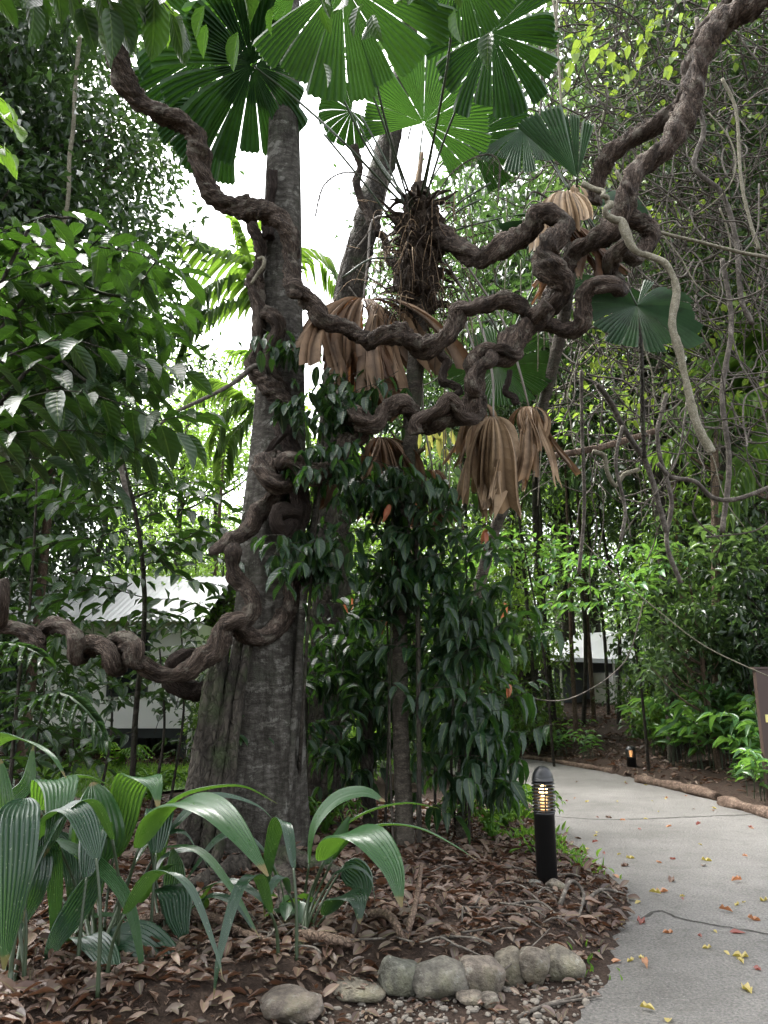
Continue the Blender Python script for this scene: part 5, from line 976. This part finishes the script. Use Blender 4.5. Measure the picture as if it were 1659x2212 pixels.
feather_palm(onground(530, 17), P(556, 880, 17), .10, [([(520,870,16.8),(480,900,16.6),(465,960,16.5)], .8), ([(500,840,17),(450,830,17),(410,860,17)], .8), ([(560,820,17),(540,770,17),(500,760,17)], .8), ([(600,870,17),(650,900,17),(670,960,17)], .8), ([(520,920,16.8),(490,960,16.5),(480,1030,16.4)], .7)], 'thin feather palm with drooping fronds further back left of the big tree', 'bgC', 82)
feather_palm(onground(1760, 11), P(1720, 860, 11), .09, [([(1640,850,10.8),(1550,880,10.6),(1420,975,10.4)], .8), ([(1660,930,10.6),(1600,1010,10.4),(1575,1110,10.4)], .8), ([(1640,800,11),(1560,780,11.2),(1500,800,11.4)], .8), ([(1700,780,11),(1650,700,11),(1600,690,11)], .8)], 'feather palm whose arching fronds enter at the right border', 'bgC', 83)
feather_palm(onground(1640, 14.5), P(1640, 1330, 14.5), .06, [([(1600,1290,14.3),(1550,1320,14),(1530,1380,13.8)], .7), ([(1640,1270,14),(1620,1230,13.6),(1580,1240,13.2)], .7), ([(1680,1280,14),(1720,1330,14),(1730,1400,14)], .7), ([(1620,1340,14),(1590,1380,13.5),(1580,1440,13.2)], .7), ([(1670,1290,14),(1690,1250,14),(1740,1260,14)], .6)], 'low dark feather palm near the brown sign at the right', 'bgB', 84)
for q, pts in enumerate(([(-60,1400,4.6),(0,1392,4.5),(60,1402,4.4),(95,1420,4.35)], [(60,1530,5.2),(130,1500,5.1),(190,1540,5.0),(230,1600,5.0)])):
    a = Acc(); feather(a, None, [pt(z) for z in pts], .22, np.random.default_rng(q), 22, .3, .014); tag(a.build('palm_frond', M['near'], loc=pt(pts[0])), ['dark feather frond poking in at the left border below the corkscrew liana', 'feather frond leaning in front of the white house wall'][q], 'palm frond')

# ------------------------------------------------------------------ house
hb = A([-6.6, 17.0, 0]); hs_ = thing('house', 'white raised cottage with grey corrugated roof behind the trees', 'house', hb)
x0, x1, y0, y1, zf, ze = -9.4, -4.25, 17.4, 22, .68, 3.0
def wallbox(nm, c, d, mat, par=None, rz=0):
    a = Acc(); a.box(c, d, rz); return a.build(nm, M[mat], par or hs_, False)
wallbox('wall', ((x0+x1)/2, (y0+y1)/2, (zf+ze)/2), (x1-x0, y1-y0, ze-zf), 'wall_white')
wallbox('floor_beam', ((x0+x1)/2, y0+.12, zf-.11), (x1-x0+.1, .12, .2), 'dark_frame')
a = Acc(); n = 130; u = np.linspace(x0-.4, x1+.35, n); zz = .022*np.sin(u*2*pi/.13); V = []
for (yy, z_) in ((y0-.75, ze-.05), (y0+2.4, ze+1.35)): V.append(np.c_[u, np.full(n, yy), z_+zz])
i = np.arange(n-1); a.add(np.vstack(V), np.stack([i, i+1, i+1+n, i+n], 1)); V = []
for (yy, z_) in ((y0+2.4, ze+1.36), (y1+.7, ze-.05)): V.append(np.c_[u, np.full(n, yy), z_+zz])
a.add(np.vstack(V), np.stack([i, i+1, i+1+n, i+n], 1)); a.build('roof', M['roof'], hs_)
for (xa, xb, za, zb) in ((-6.1, -5.2, 1.35, 2.75), (-8.7, -7.8, 1.35, 2.75)):
    f = wallbox('window', ((xa+xb)/2, y0-.03, (za+zb)/2), (xb-xa, .06, zb-za), 'dark_frame'); a = Acc(); a.box(((xa+xb)/2, y0-.067, (za+zb)/2), (xb-xa-.14, .012, zb-za-.14)); a.build('pane', M['dark_glass'], f, False)
for xx in np.linspace(x0+.2, x1-.2, 5): wallbox('stump', (xx, y0+.25, .3), (.18, .18, .62), 'dark_frame')
a = Acc(); tube(a, [A([-4.15, 17.1, -.05]), A([-4.15, 17.1, 1.0])], .06, 12); a.build('drain_pipe', M['wall_white'], hs_)
wallbox('underfloor_shade', ((x0+x1)/2, y1-.5, .3), (x1-x0, .1, .6), 'dark_frame')  # dark sheet added to stand for the shaded void below the floor
# shed behind the path on the right
sb_ = onground(1288, 27); sd = thing('shed', 'low shed with bright white canopy roof among the trees behind the path', 'shed', sb_); c = sb_
def sbx(nm, c_, d_, m_):
    a = Acc(); a.box(c+A(c_), d_); return a.build(nm, M[m_], sd, False)
sbx('side_wall', (-.85, .3, .75), (1.0, .1, 1.7), 'shed_grey'); sbx('back_wall', (.3, 1.0, .75), (2.6, .08, 1.7), 'shed_grey')
a = Acc(); e = A([[-1.5, -.9, 1.52], [1.45, -.9, 1.40], [1.45, 1.2, 1.4], [-1.5, 1.2, 1.52]])+c; rdg = A([[-.55, .15, 2.35], [1.0, .15, 2.45]])+c
V = np.vstack([e, rdg, e-A([0, 0, .14])]); a.add(V, [[0,1,5,4],[2,3,4,5],[3,0,4,4],[1,2,5,5],[0,6,7,1],[3,2,8,9],[0,3,9,6],[1,7,8,2]]); a.build('canopy_roof', M['shed_roof'], sd, False)
for px_ in (-1.35, .42, 1.3): sbx('post', (px_, -.8, .7), (.06, .06, 1.5), 'tank')
for k_, (px_, w_, h_, z_) in enumerate(((.2, .75, .55, .0), (.2, .7, .5, .56), (.95, .6, .9, .0))): 
    a = Acc(); lathe(a, [(.001, z_), (w_*.48, z_), (w_*.5, z_+.05), (w_*.5, z_+h_-.05), (w_*.46, z_+h_), (.001, z_+h_)], c+A([px_, -.2, -.05]), 20); a.build('tank', M['tank'], sd)
# brown sign at the right border
pg = onground(1690, 10.6); sg = thing('sign_board', 'brown timber sign board cut off by the right border', 'sign', pg)
w0 = P(1628, 1462, 10.6); a = Acc(); a.box((w0[0]+.29, 10.6, (w0[2]+pg[2])/2+.05), (.55, .09, w0[2]-pg[2]+.1), 0); a.build('board', M['post_brown'], sg, False)
a = Acc(); z_ = P(1650, 1552, 10.55)[2]; xs = P(1652, 1552, 10.55)[0]; a.box((xs+.16, 10.55, z_), (.30, .008, .10)); a.build('painted_panel', M['sign_yellow'], sg, False)
a = Acc(); a.box((w0[0]+.29, 10.6, w0[2]+.115), (.60, .13, .03)); a.build('cap_board', M['post_brown'], sg, False)

# ------------------------------------------------------------------ forest trees (prototypes, then copies)
def tree_proto(name, seed, H, r, cz, rx, rz_, ncl, nper, L, mat, tmat, cat, clr=.8, lean=.3, hang=.22, bare=None):
    t = thing(name, 'forest tree', cat, (0, 0, 0)); g = np.random.default_rng(seed)
    top = A([g.normal()*lean, g.normal()*lean, H*.94]); S = spline([np.r_[0, 0, -.4, r*1.25], np.r_[top*.3+A([g.normal()*lean*.4, 0, 0]), r], np.r_[top*.65, r*.72], np.r_[top, r*.25]], .25); a = Acc(); tube(a, S[:, :3], S[:, 3], 12, .07)
    cen = unit(g.normal(size=(ncl, 3)))*(g.random((ncl, 1))**.45)*A([rx, rx, rz_])*(1+.25*g.normal(size=(ncl, 1)))+A([top[0]*.8, top[1]*.8, cz])
    cen = cen[cen[:, 2] > .25]
    for q in range(0, ncl, max(1, ncl//16)):
        if q >= len(cen): break
        e = cen[q]; k_ = int(len(S)*np.clip((e[2]-.25*np.linalg.norm(e[:2]))/H, .1, .95)); b = S[k_]
        T_ = spline([np.r_[b[:3], b[3]*.5], np.r_[(b[:3]+e)/2+A([0, 0, -.15]), b[3]*.32], np.r_[e, .012]], .25); tube(a, T_[:, :3], T_[:, 3], 6)
    a.build('trunk', M[tmat], t); a = Acc(); cloud(a, g, cen, clr*(.6+.8*g.random(len(cen))), nper, L, L_FAR, .23, .5, hang); a.build('crown', M[mat], t); return t
PR = {
 'tall': [tree_proto('forest_tree', 1, 15, .17, 12.0, 3.2, 3.6, 46, 75, .22, 'bgA', 'trunk_grey', 'tree'), tree_proto('forest_tree', 2, 17, .2, 12.5, 3.4, 4.6, 56, 70, .22, 'bgB', 'trunk_brown', 'tree'), tree_proto('forest_tree', 8, 14, .15, 10.5, 2.8, 3.8, 46, 75, .22, 'bgC', 'trunk_grey', 'tree')],
 'big': [tree_proto('forest_tree', 3, 19, .26, 10.0, 3.8, 8.5, 110, 75, .22, 'bgA', 'trunk_dark', 'tree', 1.0), tree_proto('forest_tree', 4, 18, .26, 9.5, 3.6, 8.5, 110, 75, .2, 'bgB', 'trunk_dark', 'tree', 1.0), tree_proto('forest_tree', 13, 18, .24, 9.5, 3.6, 8.5, 100, 75, .24, 'bgC', 'trunk_grey', 'tree', 1.0)],
 'under': [tree_proto('understorey_tree', 5, 5.2, .06, 3.4, 1.7, 2.3, 34, 55, .20, 'bgA', 'trunk_brown', 'tree', .6), tree_proto('understorey_tree', 6, 6.4, .07, 4.0, 1.9, 2.9, 38, 55, .20, 'bgC', 'trunk_grey', 'tree', .6), tree_proto('understorey_tree', 7, 5.6, .06, 3.2, 1.8, 2.6, 34, 55, .20, 'bgB', 'trunk_dark', 'tree', .6)],
 'shrub': [tree_proto('shrub', 9, 2.1, .03, 1.2, 1.0, .95, 20, 42, .19, 'bgA', 'trunk_brown', 'shrub', .42), tree_proto('shrub', 10, 1.8, .03, 1.05, 1.1, .85, 20, 42, .19, 'bgC', 'trunk_brown', 'shrub', .42), tree_proto('shrub', 11, 2.4, .03, 1.3, .9, 1.1, 20, 42, .19, 'bgB', 'trunk_dark', 'shrub', .42)],
 'canopy': [tree_proto('canopy_tree', 21, 14, .10, 9.6, 3.3, 4.6, 80, 75, .22, 'bgB', 'trunk_dark', 'tree', .9), tree_proto('canopy_tree', 22, 14, .10, 9.2, 3.3, 4.6, 76, 70, .22, 'bgA', 'trunk_brown', 'tree', .9)],
 'wall': [tree_proto('dense_tree', 31, 19, .2, 9.5, 3.1, 8.6, 190, 85, .21, 'bgB', 'trunk_dark', 'tree', .95)],
 'bare': [tree_proto('slender_tree', 12, 14, .085, 13.2, 1.6, 1.2, 14, 60, .2, 'bgA', 'trunk_brown', 'tree', .6, .2), tree_proto('slender_tree', 14, 12, .06, 11.5, 1.5, 1.2, 14, 60, .2, 'bgB', 'trunk_dark', 'tree', .6, .5)],
}
used = set(); g = np.random.default_rng(101)
def put(kind, v, x, d, sc, label, group, rz=None):
    b = onground(x, d); pr = PR[kind][v]; rz = g.uniform(0, 6.28) if rz is None else rz
    if pr.name not in used:
        used.add(pr.name); pr.location = b; pr.rotation_euler = (0, 0, rz); pr.scale = (sc, sc, sc) if np.isscalar(sc) else sc; pr['label'] = label; pr['group'] = group; return pr
    return dup(pr, b, rz, sc, label, group)
GR = 'forest trees on the slope at the right'
for x, d, v, sc in [(1190,20.5,0,(1.1,1.1,1.4)),(1445,15.2,0,(1.1,1.1,1.35)),(1610,14.5,0,(1.1,1.1,1.35)),(1760,13.6,1,(1.05,1.05,1.3)),(1480,19.5,1,(1.2,1.2,1.5)),(1530,17,0,(1.15,1.15,1.45)),(1130,24,1,(1.2,1.2,1.6)),(1660,18,0,(1.2,1.2,1.6))]: put('canopy', v, x, d, sc, ['high dark crowned tree behind the vine thicket', 'high green crowned tree behind the vine thicket'][v], 'canopy trees behind the vine thicket')
for x, d, sc, lb in [(-150,11.5,.9,'very dense dark tree filling the top left behind the bough'), (-175,13.5,.9,'very dense dark tree whose right edge borders the white sky'), (-330,9.2,.8,'very dense dark tree at the far left border')]: put('wall', 0, x, d, sc, lb, 'dense dark trees at the upper left')
GL = 'forest trees behind the house'; GM = 'forest trees far behind the lawn'
for x, d, v, sc in [(1600,17.5,1,.9),(1300,31,0,.9),(1740,14.5,2,.85),(1230,30,1,.9),(1150,24,0,1.),(1290,33,1,1.1),(1530,26,2,1.),(1560,22,0,1.),(1700,20,2,.95),(1820,16,0,.9),(1040,30,2,.95),(1640,32,1,1.1),(1500,38,2,1.15),(1220,40,0,1.15),(1900,24,1,1.)]:
    put('big', v, x, d, sc, ['tall bushy green tree leafy to the ground on the right slope', 'tall dark evergreen tree leafy to the ground on the right slope', 'tall pale green tree leafy to the ground on the right slope'][v], GR)
for x, d, v, sc in [(-420,9.6,1,.8),(-420,17,1,.95),(-350,13,1,1.),(60,21,1,.8),(-300,11.0,1,.85),(-200,10.2,1,.8),(-110,12.0,1,.85),(-260,15,1,1.),(-60,13.5,1,.8),(40,19,1,.85),(0,22,0,.9),(-300,15,1,1.)]:
    put('big', v, x, d, sc, ['tall bushy green tree rising behind the left bough', 'dark leafy tree wall rising behind the left bough', ''][v], GL)
for x, d, v, sc in [(330,30,2,.62),(440,36,2,.66),(240,34,0,.75),(540,40,0,.62),(640,34,2,.6),(720,30,0,.62),(820,28,2,.7),(930,32,0,.85),(390,44,0,.7),(620,46,2,.75)]:
    put('big', v, x, d, sc, ['round green tree far behind the lawn under the bright sky', '', 'pale green tree far behind the lawn under the bright sky'][v], GM)
for x, d, v, sc in [(150,24,2,.9),(430,27,2,1.0),(350,24,2,.85),(690,20,2,.62),(770,22,2,.75),(1000,21,0,.85),(900,18,1,.75)]:
    put('tall', v, x, d, sc, ['slim grey tree with a high green crown behind the big trunk', 'slim brown tree with a high dark crown behind the palm head', 'slim pale green crowned tree behind the lawn'][v], 'slim trees behind the big trunk')
for x, d, v, sc in [(1040,17.5,0,.8),(1510,17.5,2,.8),(1480,19,0,1.),(1560,15.5,1,.9),(1640,17,0,1.),(1090,20,1,.8),(1455,22,0,1.1),(1080,24,0,1.1),(1700,14,2,.9),(1540,13.5,0,.7),(1690,12.8,2,.8),(1010,19.5,1,.8),(1520,27,1,1.2)]:
    put('under', v, x, d, sc, ['green understorey tree with spreading sprays at the right of the path', 'light green understorey tree at the right of the path', 'dark green understorey tree at the right of the path'][v], 'understorey trees right of the path')
for x, d, v, sc in [(330,21,1,.8),(430,24,1,.9),(500,21,1,.85),(640,19,1,.75),(700,16,0,.75),(760,18,1,.8),(850,20,1,.85),(930,22,0,.9),(560,26,0,1.)]:
    put('under', v, x, d, sc, ['green understorey tree around the lawn', 'light green understorey tree around the lawn', 'dark green understorey tree around the lawn'][v], 'understorey trees around the lawn')
for x, d, v, sc in [(1150,18.6,1,.7),(1400,18.6,0,.75),(1460,17.2,1,.7),(1560,17,0,.9),(1100,20,2,.8),(1180,23,1,.6),(1130,27,0,1.1),(1460,22,1,1.),(1640,15,1,.8),(1540,20,1,1.),(1050,22,1,1.),(960,20,0,.9)]:
    put('shrub', v, x, d, sc, ['low green shrub among the trees behind the edging logs', 'low light green shrub among the trees behind the edging logs', 'low dark shrub among the trees behind the edging logs'][v], 'shrubs behind the edging logs')
for x, d, v, sc in [(690,12,1,.8),(780,13,0,.9),(860,14.5,1,.9),(960,13.5,0,.8),(640,15,1,.8),(740,16.5,1,1.),(900,16.5,1,.9),(480,16.5,0,.7),(20,13,2,.9),(550,17,1,1.),(350,20.5,2,.9)]:
    put('shrub', v, x, d, sc, ['low green shrub in the light behind the big trunk', 'low light green shrub in the light behind the big trunk', 'low dark shrub near the house corner'][v], 'shrubs around the lawn')
for x, d, v, sc in [(1600,15.5,1,1.),(1200,20,1,.8),(1255,22,1,.85),(1280,23,0,.7),(1312,24,1,.8),(1330,21.5,1,.8),(1180,23,0,.9),(1100,22,1,.9),(1450,18,0,.8),(1480,24,1,1.),(1400,20,1,.9),(1640,20,0,1.1),(1160,18.5,1,.7),(1240,19.5,0,.6),(1060,20,0,.8),(1500,16.2,0,.7),(200,18.5,1,1.),(450,22,0,.8),(60,11.5,0,.8)]:
    put('bare', v, x, d, sc, ['thin brown bare-stemmed tree in the forest behind', 'thin dark leaning bare-stemmed tree in the forest behind'][v], 'thin bare stems in the forest')
pp_ = onground(1549, 13.8); S = spline(P3([(1551,1590,13.8,9.5),(1549,1450,13.8,9.5),(1547,1306,13.8,9),(1545,1100,13.8,8.5),(1540,700,13.9,8)]), .3); S[0, 2] = pp_[2]-.1; t = thing('slender_tree', 'straight pinkish-brown tree stem beside the ginger clump at the right', 'tree', pp_)
a = Acc(); tube(a, S[:, :3], S[:, 3], 14, .04); a.build('trunk', M['trunk_brown'], t); a = Acc(); cloud(a, g, S[-1, :3]+g.normal(size=(14, 3))*A([.9, .9, .6]), .6, 60, .2); a.build('crown', M['bgA'], t)
# far forest closing the horizon
a = Acc(); th = np.linspace(-1.2, 1.2, 420); gF = np.random.default_rng(55); R_ = gF.uniform(52, 72, len(th)); hgt = 7.5+2.5*np.sin(th*7)+1.5*np.sin(th*17+1)
cen = np.c_[np.sin(th)*R_, np.cos(th)*R_, gF.random(len(th))*hgt]; cen = np.vstack([cen, cen*A([1.08, 1.08, .45]), cen*A([.97, .97, .7])])
cloud(a, gF, cen, 2.2, 70, .55); tag(a.build('far_forest', M['bgA']), 'far forest closing the view behind everything', 'forest', kind='stuff')

# ------------------------------------------------------------------ vine tangle, hanging vines
g = np.random.default_rng(202)
def wiggle(p, L, dirv, n, amp, g):
    pts = [A(p)]; d = unit(dirv)
    for _ in range(n): d = unit(d+g.normal(size=3)*amp*A([1, .6, 1])); pts.append(pts[-1]+d*L/n)
    return pts
a = Acc()
for q in range(1000):
    u = g.random(); x = g.uniform(1190, 1700); y = g.uniform(-60, 1000)
    if (y > 620 and g.random() < .45): continue
    d = g.uniform(8.6, 11.5); S = spline(wiggle(P(x, y, d), g.uniform(.8, 2.6), A([g.normal(), g.normal()*.4, g.normal()-.3]), 7, .55, g), .12); tube(a, S, g.uniform(.005, .013), 5)
tag(a.build('vine_tangle', M['thin_vine']), 'dense thicket of thin bare vines filling the upper right', 'vine tangle', kind='stuff')
a = Acc(); cloud(a, g, [q_ for q_ in [P(g.uniform(1200, 1700), g.uniform(-80, 900), g.uniform(9.5, 12.5)) for _ in range(110)] if True], .35, 15, .12, L_MID, .36, .4, .5)
tag(a.build('vine_leaves', M['bgY']), 'scattered yellow-green leaves growing through the vine thicket', 'vine leaves', kind='stuff')
a = Acc(); cloud(a, g, [q_ for q_ in [P(g.uniform(1190, 1720), g.uniform(-160, 760)*.9, g.uniform(10.5, 12.8)) for _ in range(330)] if True], .4, 34, .15, L_MID, .22, .5, .4)
tag(a.build('vine_leaves', M['bgA']), 'dark leaves massed in and behind the vine thicket', 'vine leaves', kind='stuff')
for q, (pts, r, lb, m_) in enumerate([
 ([(1195,985,8.4),(1290,968,8.6),(1370,945,8.8),(1420,930,9.0)], 7, 'straight dead branch pointing right behind the tan dead fan leaves', 'trunk_brown'),
 ([(1280,975,8.3),(1305,985,8.3),(1312,1020,8.3),(1330,1050,8.3),(1348,1025,8.3),(1380,1015,8.3)], 5, 'pale curled vine hooking under the dead branch', 'pale_vine'),
 ([(1420,1000,8.4),(1450,1030,8.4),(1500,1040,8.4),(1540,1075,8.4),(1590,1078,8.4),(1670,1050,8.4)], 5, 'twisted double vine running to the right border at mid height', 'thin_vine'),
 ([(1240,1150,9),(1330,1241,9),(1430,1326,9),(1530,1400,9.2),(1680,1470,9.4)], 1.3, 'long thin vine slanting down to the brown sign', 'pale_vine'),
 ([(1125,1490,10),(1160,1510,10),(1220,1512,10),(1280,1486,10),(1330,1450,10),(1362,1405,10),(1390,1300,10)], 1.2, 'thin sagging vine in front of the white shed', 'thin_vine'),
 ([(1290,830,8.2),(1320,870,8.2),(1345,920,8.2),(1370,960,8.2),(1400,1010,8.2),(1440,1150,8.2)], 6, 'thick brown vine with a kink below the right side fan leaf', 'thin_vine'),
 ([(1345,920,8.0),(1330,1000,8.0),(1350,1100,8.0),(1340,1170,8.0)], 4, 'brown vine dangling beside the slim palm stem', 'thin_vine'),
 ([(1505,40,8.5),(1512,120,8.5),(1500,200,8.5),(1520,280,8.5),(1500,360,8.5),(1560,420,8.5),(1590,520,8.5),(1600,640,8.5),(1625,700,8.5)], 6, 'long wavy vine hanging at the far right of the tangle', 'thin_vine'),
 ([(1195,0,7.5),(1202,60,7.5),(1208,150,7.5),(1212,230,7.5)], 3, 'thin pale vine hanging straight down at the top beside the parasol leaf', 'pale_vine'),
 ([(1205,-20,7.6),(1200,90,7.6)], 3, 'short pale vine touching another at the top', 'pale_vine'),
 ([(1560,170,8.2),(1590,240,8.2),(1600,380,8.2),(1618,470,8.2),(1640,540,8.2)], 4, 'smooth pale vine curving through the yellow leaves', 'pale_vine'),
 ([(1330,370,7.8),(1345,400,7.8),(1340,440,7.8),(1360,470,7.8),(1420,500,7.8),(1500,520,7.8),(1600,545,7.8),(1680,560,7.8)], 4, 'pale thin vine running right from the heaviest liana', 'pale_vine'),
 ([(1255,800,8.5),(1258,950,8.5),(1262,1100,8.5),(1250,1240,8.5)], 4, 'dark thin vine hanging over the light green forest', 'thin_vine'),
 ([(1440,850,8.8),(1420,950,8.8),(1450,1080,8.8),(1440,1170,8.8),(1470,1260,8.8)], 5, 'brown crooked vine hanging below the pale vine tip', 'thin_vine'),
 ([(1380,690,7.9),(1386,800,7.9),(1388,900,7.95),(1392,990,8.0)], 5, 'straight dark stem hanging below the right side fan leaf', 'trunk_dark'),
 ([(1165,70,8.0),(1170,200,8.0),(1160,300,8.0)], 3, 'dark hanging vine behind the parasol leaf', 'thin_vine'),
 ([(1560,560,8.6),(1580,700,8.6),(1560,850,8.6),(1575,1000,8.6),(1560,1150,8.6)], 6, 'dark vine hanging long at the right', 'thin_vine'),
 ([(172,80,8.5),(163,180,8.5),(158,280,8.5),(150,340,8.5),(147,430,8.5),(130,520,8.5),(118,600,8.5)], 5, 'pale thin vine hanging in front of the dark left trees', 'pale_vine'),
 ([(240,860,6.0),(255,950,6.0),(262,1010,6.0),(280,1100,6.0)], 6, 'crooked pale stem in the shade under the left bough', 'thin_vine'),
]):
    S = spline(P3([(*z, r) for z in pts]), .05); a = Acc(); tube(a, S[:, :3], S[:, 3], 8, .12, seed=q); tag(a.build('hanging_vine', M[m_], loc=S[0, :3]), lb, 'vine')
g = np.random.default_rng(33)
for q in range(40):
    x, y, d = g.uniform(1180, 1659), g.uniform(0, 900), g.uniform(7.9, 10.5); L = g.uniform(1.2, 3.2); S = spline(wiggle(P(x, y, d), L, A([g.normal()*.35, 0, -1]), 6, .22, g), .1); a = Acc(); tube(a, S, np.linspace(.011, .006, len(S)), 7, .1)
    tag(a.build('hanging_vine', M['pale_vine' if q % 3 == 0 else 'thin_vine'], loc=S[0]), 'loose thin vine hanging through the upper right tangle' if q % 3 else 'loose pale vine hanging through the upper right tangle', 'vine', 'loose hanging vines')
# climbing vine with translucent leaves at the top right
leafy('climbing_vine', 'leafy climbing vine with glowing yellow-green leaves at the top right', 'vine', P(1500, -60, 8.), [([(1700,-60,8.2),(1500,-30,8.0),(1350,10,7.9),(1230,60,7.8)], .008)],
 [[(1480,-20,7.9),(1400,60,7.8),(1330,110,7.8),(1240,80,7.7)], [(1420,10,7.9),(1390,110,7.8),(1360,160,7.8)], [(1300,30,7.8),(1250,100,7.7),(1215,180,7.7)], [(1480,0,8),(1470,90,7.9),(1440,150,7.9)], [(1215,200,7.6),(1210,260,7.6),(1220,340,7.6)], [(1560,-20,8.2),(1520,60,8.2),(1500,100,8.2)]], 'bgY', .15, .11, 91, L_OV, .34, .45)

# ------------------------------------------------------------------ ginger clumps, ferns, small plants
def ginger_proto(seed, n, H, mat, L):
    t = thing('ginger_plant', 'ginger', 'plant', (0, 0, 0)); g = np.random.default_rng(seed); a, tw = Acc(), Acc()
    for q in range(n):
        az = g.uniform(0, 6.28); b = A([g.normal()*.09, g.normal()*.09, -.03]); h = H*g.uniform(.6, 1.1); o = A([cos(az), sin(az), 0])
        spray(a, tw, g, [b, b+o*.08*h+A([0, 0, h*.55]), b+o*.32*h+A([0, 0, h*.95]), b+o*.55*h+A([0, 0, h])], .075, L, L_LAN, .15, .2, start=.4, rtw=.007)
    a.build('foliage', M[mat], t); tw.build('stems', M['petiole'], t); return t
gp_ = [ginger_proto(1, 8, .85, 'ginger', .26), ginger_proto(2, 7, 1.0, 'ginger', .28), ginger_proto(3, 7, .6, 'ginger', .2)]
used2 = set(); g = np.random.default_rng(61)
def putg(pr, b, sc, label, group):
    if pr.name not in used2:
        used2.add(pr.name); pr.location = b; pr.scale = (sc, sc, sc); pr['label'] = label; pr['group'] = group; return pr
    return dup(pr, b, g.uniform(0, 6.28), sc, label, group)
for x, y, v, sc in [(1420,1640,0,.9),(1470,1655,1,.9),(1520,1660,0,1.),(1570,1670,1,1.),(1610,1690,0,.9),(1650,1700,1,.9),(1390,1630,2,1.),(1540,1640,1,1.1),(1600,1650,0,1.1),(1480,1630,0,1.),(1650,1660,1,1.)]:
    b = GP(x, y); putg(gp_[v], b, sc*1.25, 'lush ginger plant in the clump behind the right edging logs', 'ginger plants behind the right edging logs')
for x, y, v, sc in [(1140,1625,2,.9),(1180,1632,2,1.),(1215,1635,2,.9),(1275,1640,2,.9),(1130,1600,0,.8),(1165,1610,0,.8),(1240,1610,2,1.1),(1310,1600,2,1.)]:
    b = GP(x, y); putg(gp_[v], b, sc, 'small ginger plant along the far bend of the path', 'ginger plants at the far bend')
for x, y, v, sc in [(1640,1715,2,.9),(1660,1725,2,1.),(1600,1705,2,.6)]:
    b = GP(x, y); putg(gp_[v], b, sc, 'low plant growing over the nearest edging log', 'plants at the nearest edging log')
def fern(base, label, n, L, seed, group=None):
    t = thing('fern', label, 'fern', base, group); g = np.random.default_rng(seed)
    for q in range(n):
        az = g.uniform(0, 6.28); o = A([cos(az), sin(az), 0]); l = L*g.uniform(.7, 1.1); a = Acc(); b = A(base)
        feather(a, None, [b, b+o*l*.3+A([0, 0, l*.5]), b+o*l*.7+A([0, 0, l*.6]), b+o*l+A([0, 0, l*.38])], l*.2, g, 22, .1, l*.018); a.build('frond', M['fern'], t)
fern(GP(1090, 1790), 'bright green fern between the dark drooping tree and the path', 12, .62, 1)
fern(GP(1120, 1765), 'feathery fern hanging over the path edge left of the bollard', 11, .6, 2)
fern(GP(1065, 1815), 'small fern under the dark drooping tree', 9, .45, 3)
fern(GP(250, 1665), 'fern fringe in the light under the house', 12, .8, 4)
fern(GP(330, 1740), 'bright fern behind the large palm grass', 10, .6, 5)
fern(GP(700, 1800), 'fern in the light gap right of the trunk', 10, .6, 6)
leafy('seedling', 'tiny light green seedling among the dead leaves', 'plant', GP(437, 1990), [], [[A(GP(437,1990)), A(GP(437,1990)+A([.0, 0, .1])), A(GP(437,1990)+A([.01, 0, .13]))]], 'near_bright', .09, .035, 95, L_MID, .3, -.1)
leafy('seedling', 'spotted seedling with a reddish stem between the palm grass plants', 'plant', GP(620, 2010), [], [[A(GP(620,2010)), (605,1950,5.2), (600,1915,5.2)], [(605,1960,5.2), (640,1935,5.1), (655,1960,5.1)]], 'pleat', .14, .06, 96, L_MID, .26, .2)
# small weeds and grass tufts on the path margin
def tuft(x, y, n, h, label, mat='fern', group='weeds on the path margin'):
    b = GP(x, y); g = np.random.default_rng(int(x*y)); a = Acc(); q = g.normal(size=(n, 2))*A([.16, .1])
    place(a, L_LAN, np.c_[b[0]+q[:, 0], b[1]+q[:, 1], hz(b[0]+q[:, 0], b[1]+q[:, 1])], np.c_[g.normal(size=(n, 2))*.5, np.ones(n)], g.normal(size=(n, 3)), h*g.uniform(.5, 1.1, n), h*.1)
    tag(a.build('grass_tuft', M[mat], loc=b), label, 'grass tuft', group, 'stuff')
tuft(1165, 1815, 150, .13, 'bright grass tuft along the path edge behind the bollard'); tuft(1215, 1845, 120, .11, 'bright grass tuft just right of the bollard'); tuft(1285, 1890, 22, .1, 'sparse weed sprig at the widest bulge of the path edge'); tuft(1130, 1770, 130, .16, 'bright grass tuft under the feathery fern')
tuft(1270, 2098, 14, .06, 'tiny weed sprouting beside the end boulder', 'near_bright')
